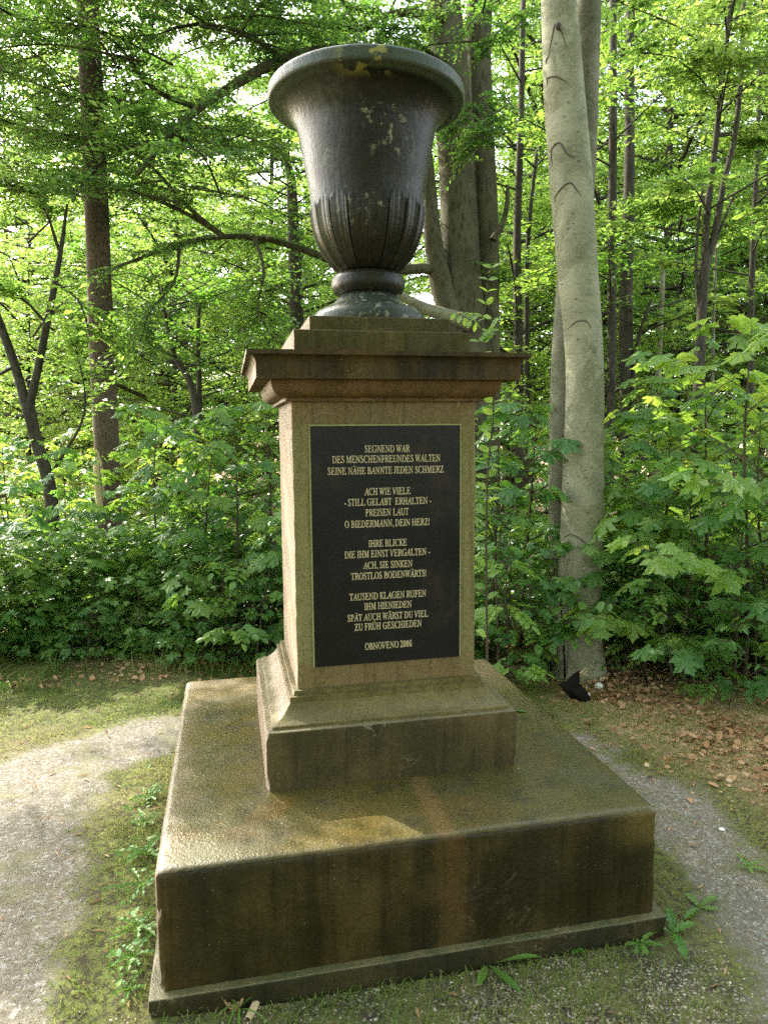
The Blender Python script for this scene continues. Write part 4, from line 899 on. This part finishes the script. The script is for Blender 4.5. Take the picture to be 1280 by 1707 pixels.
trunk(trunkpts([(822, 400, 14), (838, 370, 10), (845, 340, 9), (846, 308, 6)], 8.2, None, False), 'mossy_bark', tr, 8, 20, .15, 'dead_stub', rng)
mb, wd = MB(), MB()
BO = [([(745, 450), (715, 447), (640, 450), (540, 430), (480, 405), (425, 395), (370, 393), (300, 405), (240, 428), (180, 450)], 8.1, 6.6, .062),
      ([(745, 160), (640, 90), (540, 85), (470, 98), (400, 135), (330, 180), (275, 235), (230, 290)], 7.7, 5.9, .088),
      ([(740, 30), (660, 20), (590, 50), (540, 36), (455, 38), (400, 28), (350, -5)], 8.0, 7.0, .055),
      ([(372, 392), (330, 360), (300, 330), (250, 275), (200, 240), (120, 235)], 6.9, 6.4, .026),
      ([(372, 392), (300, 350), (250, 328), (180, 310), (90, 300), (20, 330)], 6.9, 6.3, .024),
      ([(425, 395), (440, 450), (430, 520), (460, 570)], 6.9, 6.6, .02), ([(300, 405), (290, 470), (250, 520), (230, 580)], 6.8, 6.6, .018),
      ([(330, 180), (260, 150), (180, 60), (90, 20)], 7.0, 6.3, .03), ([(275, 235), (160, 245), (60, 215), (-40, 190)], 6.8, 6.2, .028),
      ([(470, 98), (420, 60), (330, 40), (250, 60)], 7.2, 6.6, .03), ([(735, 100), (690, 70), (640, 60)], 8, 7.6, .03)]
for pts_, d0, d1, r0 in BO:
    n = len(pts_); Pp = np.array([at(x, y, d0+(d1-d0)*i/(n-1)) for i, (x, y) in enumerate(pts_)])-l
    fan(mb, wd, Pp, r0, 60 if r0 > .05 else 48, .95, 19, .055, rng, .3 if r0 > .05 else .12, k=8)
# leafy twigs hanging across the top of the picture
for i in range(112):
    px = -80+600*rng.random()**1.1 if i < 104 else rng.uniform(400, 900); py = rng.uniform(-120, 340 if i < 66 else 110); dd = rng.uniform(6.2, 8.8); p0 = at(px, py, dd)-l; a = rng.uniform(0, 6.28); Lb = .9+.9*rng.random()
    fan(mb, wd, np.array([p0, p0+Lb*.5*np.array([np.cos(a), np.sin(a), .05]), p0+Lb*np.array([np.cos(a), np.sin(a), -.1])]), .012, 24, .6, 16, .055, rng, .05)
for (px, py, dd) in ((795, 250, 7.2), (800, 230, 7.2), (805, 215, 7.3), (780, 190, 7.2), (690, 60, 7.4), (720, 50, 7.2), (830, 60, 7.2), (870, 40, 7.3), (790, 40, 7.2)):
    p0 = at(px+40, py-40, dd)-l; p1 = at(px-20, py+20, dd-.2)-l; fan(mb, wd, np.array([p0, (p0+p1)/2+[0, 0, .05], p1]), .010, 16, .4, 11, .062, rng, .1)
mb.build('crown', M['shaded_leaf_tint'], tr, smooth=False); wd.build('boughs', M['mossy_bark'], tr)

# slim forked tree on the right
tr = tree('slim_tree', base([(1163, 0, 0)], 7.4), 'slim forked tree with light stems behind the bright maples at the right'); l = np.array(tr.location)
trunk(trunkpts([(1160, 760, 17), (1166, 600, 16), (1172, 480, 16), (1176, 430, 17)], 7.4), 'dark_bark', tr, 10, 30, .06, rng=rng)
for F_ in ([(1175, 445, 12), (1178, 360, 11), (1190, 260, 10), (1200, 170, 9), (1212, 60, 8), (1222, -60, 7)], [(1178, 440, 12), (1195, 370, 11), (1205, 310, 10), (1222, 240, 9), (1235, 130, 8), (1240, 0, 7)], [(1180, 440, 5), (1205, 370, 4), (1225, 320, 4)], [(1168, 560, 6), (1160, 430, 5), (1172, 300, 4)]):
    trunk(trunkpts(F_, 7.4, None, False), 'dark_bark', tr, 8, 24, .06, 'limb', rng)
mb, wd = MB(), MB()
for i in range(30):
    py = rng.uniform(-80, 400); px = np.interp(py, [-80, 400], [1225, 1180]); p0 = at(px, py, 7.4)-l; a = rng.uniform(0, 6.28); Lb = .7+1.0*rng.random(); fan(mb, wd, np.array([p0, p0+Lb*.5*np.array([np.cos(a), np.sin(a), .25]), p0+Lb*np.array([np.cos(a), np.sin(a), .15])]), .012, 18, .55, 12, .085, rng)
mb.build('crown', M['sunlit_leaf_tint'], tr, smooth=False); wd.build('branches', M['dark_bark'], tr)

# distinct slim trunks deeper in the wood: (trunk axis, depth, bark, label)
SL = [([(1018, 700, 15), (1020, 400, 14), (1022, 100, 12), (1022, -60, 11)], 9.0, 'dark_bark', 'straight dark trunk close behind the grey beech on its right'),
      ([(1045, 700, 24), (1043, 500, 22), (1048, 330, 18), (1050, 100, 14), (1052, -80, 12)], 9.6, 'dark_bark', 'thicker brown trunk second right of the grey beech'),
      ([(866, 760, 15), (864, 560, 15), (862, 400, 13), (868, 200, 11), (872, 0, 9)], 9.4, 'dark_bark', 'dark knotty trunk between the old beech and the grey beech'),
      ([(880, 760, 9), (878, 560, 9), (880, 400, 7), (895, 250, 6)], 9.8, 'dark_bark', 'thin stem beside the dark knotty trunk'),
      ([(1094, 720, 12), (1096, 640, 11), (1101, 540, 9), (1106, 420, 7)], 10.5, 'beech_bark', 'slim pale grey stem in the right wood'),
      ([(1185, 760, 7), (1187, 640, 6), (1190, 500, 5), (1196, 380, 4)], 10, 'beech_bark_dark', 'thin pale stem behind the maples at the right'),
      ([(330, 760, 14), (328, 700, 13), (318, 640, 12), (290, 590, 9), (278, 540, 7), (270, 480, 5)], 8.8, 'dark_bark', 'curved dark sapling tree left of the pedestal cornice'),
      ([(332, 700, 10), (332, 640, 9), (330, 560, 7), (335, 480, 5)], 9.0, 'dark_bark', 'thin upright stem beside the curved dark sapling tree'),
      ([(487, 340, 18), (484, 290, 15), (475, 260, 12), (462, 230, 9)], 10, 'dark_bark', 'dark forked limb seen just left of the urn'),
      ([(1060, 760, 9), (1055, 650, 8), (1065, 560, 7), (1085, 500, 5)], 9.5, 'dark_bark', 'thin bent dark stem low in the right wood'),
      ([(1250, 760, 12), (1252, 500, 10), (1262, 250, 8), (1270, 0, 7)], 9.2, 'dark_bark', 'slim dark trunk near the right picture edge')]
for L, d_, mat, lab in SL:
    tr = tree('slim_tree', base(L, d_), lab, 'tree', 'slim trees in the wood'); Pt = trunkpts(L, d_); l = np.array(tr.location); wd = MB(); Q0 = resample(Pt, 30); tube(wd, Q0[:, :3]-l, Q0[:, 3], 9, .08, rng)
    if mat == 'dark_bark':
        mb = MB(); Q = resample(Pt, 50)
        for i in range(10):
            c = Q[rng.integers(14, 50), :3]-l; a = rng.uniform(0, 6.28); Lb = .6+1.3*rng.random(); fan(mb, wd, np.array([c, c+Lb*.5*np.array([np.cos(a), np.sin(a), .3]), c+Lb*np.array([np.cos(a), np.sin(a), .3])]), .014, 14, .6, 11, .09, rng)
        mb.build('crown', M['beech_leaf'], tr, smooth=False)
    wd.build('trunk', M[mat], tr)

# ------------------------------------------------------------------ the wood behind: five kinds of tree, each copied
def make_tree(name, rng, Ht, r0, z0, Rc, nb, leaf, nsp, m, mat, bark, T=T_SIMPLE, droop=.15, rise=.25, conic=False):
    mb, wd = MB(), MB(); lean = rng.normal(0, .03, 2); TP = np.array([(0, 0, -.4), (lean[0]*Ht*.4, lean[1]*Ht*.4, Ht*.4), (lean[0]*Ht*1.2, lean[1]*Ht*.8, Ht)]); TP = resample(TP, 24); tube(wd, TP, np.linspace(r0, r0*.12, 24), 9, .06, rng)
    for b in range(nb):
        t = (b+rng.random())/nb; z = z0+(Ht*.97-z0)*t; i = min(22, int(z/Ht*23)); c = TP[i]*1.0; c[2] = z; a = b*2.4+rng.normal(0, .4)
        prof = (1-t)**.8 if conic else math.sin(math.pi*(.12+.82*t))**.7; Lb = Rc*prof*(.55+.6*rng.random())+.25; d = np.array([np.cos(a), np.sin(a), 0]); rr = rise*(.4+1.1*rng.random())
        fan(mb, wd, np.array([c, c+d*Lb*.5+[0, 0, Lb*rr*.6], c+d*Lb+[0, 0, Lb*rr*(.9 if not conic else -.4)]]), .012+.012*Lb, int(nsp*(.4+.6*Lb/Rc)), .55+.2*Lb, m, leaf, rng, .18, T, droop, twigs=False, k=4, tilt=.45)
    root = thing(name, (0, 0, 0), '-', 'tree'); wd.build('trunk', M[bark], root); mb.build('crown', M[mat], root, smooth=False); return root
rng = np.random.default_rng(81)
KIND = [make_tree('beech_tree', rng, 15, .16, 2.2, 3.4, 70, .09, 30, 17, 'beech_leaf', 'mossy_bark'),
        make_tree('beech_tree', rng, 13, .13, 1.5, 3.0, 66, .088, 30, 17, 'sunlit_leaf_tint', 'dark_bark'),
        make_tree('young_beech', rng, 6.5, .06, .3, 2.2, 42, .075, 26, 16, 'sunlit_leaf_tint', 'dark_bark'),
        make_tree('young_beech', rng, 5.5, .05, .2, 1.9, 40, .07, 26, 16, 'beech_leaf', 'dark_bark'),
        make_tree('spruce_tree', rng, 17, .17, 1.5, 2.6, 90, .10, 26, 16, 'spruce_needle', 'spruce_bark', T_NARROW, .55, -.1, True)]
kused = set()
def wood(px, depth, v, sc, rz, label, group):
    q = at(px, 853, depth); loc = (q[0], q[1], float(H(q[0], q[1])))
    if v in kused: return dup(KIND[v], loc, rz, sc, label, group)
    kused.add(v); r = KIND[v]; r.location = Vector(loc); r.rotation_euler = (0, 0, rz); r.scale = (sc,)*3; return tag(r, label, 'tree', group)
WL, WR = 'sunlit trees in the wood on the left', 'trees in the wood on the right'
rng = np.random.default_rng(91)
for px, d_, v in ((40, 12.5, 2), (160, 14, 3), (280, 12.5, 2), (400, 13, 2), (500, 12, 3), (600, 14, 3), (90, 16, 2), (300, 16, 2), (500, 17, 3), (60, 19, 2), (150, 22, 2), (320, 19, 2), (450, 23, 2), (0, 25, 2), (220, 27, 2), (100, 30, 2), (400, 29, 2), (560, 24, 2), (-60, 30, 2), (290, 34, 2), (30, 36, 2), (170, 38, 2)):
    wood(px, d_, v, rng.uniform(.85, 1.2), rng.uniform(0, 6.3), 'low bright young beech in the left wood, crown reaching down to the bushes', 'young beeches in the left wood')
for px, d_, v in ((250, 20, 1), (450, 21, 1), (620, 18, 0), (845, 21, 0), (20, 23, 1), (130, 25, 0), (340, 25, 1), (230, 31, 1), (530, 28, 0)):
    wood(px, d_, v, rng.uniform(.85, 1.2), rng.uniform(0, 6.3), 'tall leafy beech standing in the wood behind the left thicket', WL)
for px, d_, v in ((850, 12.5, 3), (1020, 13, 2), (1130, 12.5, 3), (1240, 13, 2), (1380, 13, 3), (880, 16, 2), (1060, 16, 3), (1240, 17, 2)):
    wood(px, d_, v, rng.uniform(.85, 1.2), rng.uniform(0, 6.3), 'low young beech in the right wood, crown reaching down to the bushes', 'young beeches in the right wood')
for px, d_, v in ((870, 18, 1), (970, 20, 1), (1100, 15.5, 1), (1230, 17, 1), (1340, 14, 1), (1520, 16, 1), (1700, 15, 0), (1620, 23, 1), (1880, 19, 1), (1160, 23, 0), (920, 27, 1), (1040, 29, 1), (1280, 25, 1)):
    wood(px, d_, v, rng.uniform(.85, 1.2), rng.uniform(0, 6.3), 'tall leafy beech standing in the wood behind the right thicket', WR)
for px, d_ in ((1250, 18), (1150, 24), (990, 23), (1360, 20)):
    wood(px, d_, 4, rng.uniform(.9, 1.15), rng.uniform(0, 6.3), 'dark drooping spruce deep in the right wood', 'spruces in the right wood')
for px in range(-60, 1500, 120):
    wood(px+rng.uniform(-30, 30), rng.uniform(32, 42), int(rng.choice([0, 1])), rng.uniform(1.0, 1.3), rng.uniform(0, 6.3), 'distant beech closing the view at the back of the wood', 'distant trees at the back of the wood')
# the wood goes on behind the photographer
for a, d_ in ((-2.7, 6.5), (-2.25, 7), (-1.9, 6), (-1.5, 6.5), (-1.1, 6), (-.7, 6.5), (-.3, 6.5), (-1.7, 9), (-1.2, 9)):
    r = dup(KIND[int(rng.integers(0, 2))], (CAM[0]+d_*math.cos(a), CAM[1]+d_*math.sin(a), 0), rng.uniform(0, 6.3), 1.0, 'tall leafy beech of the wood behind the viewpoint', 'trees behind the viewpoint')
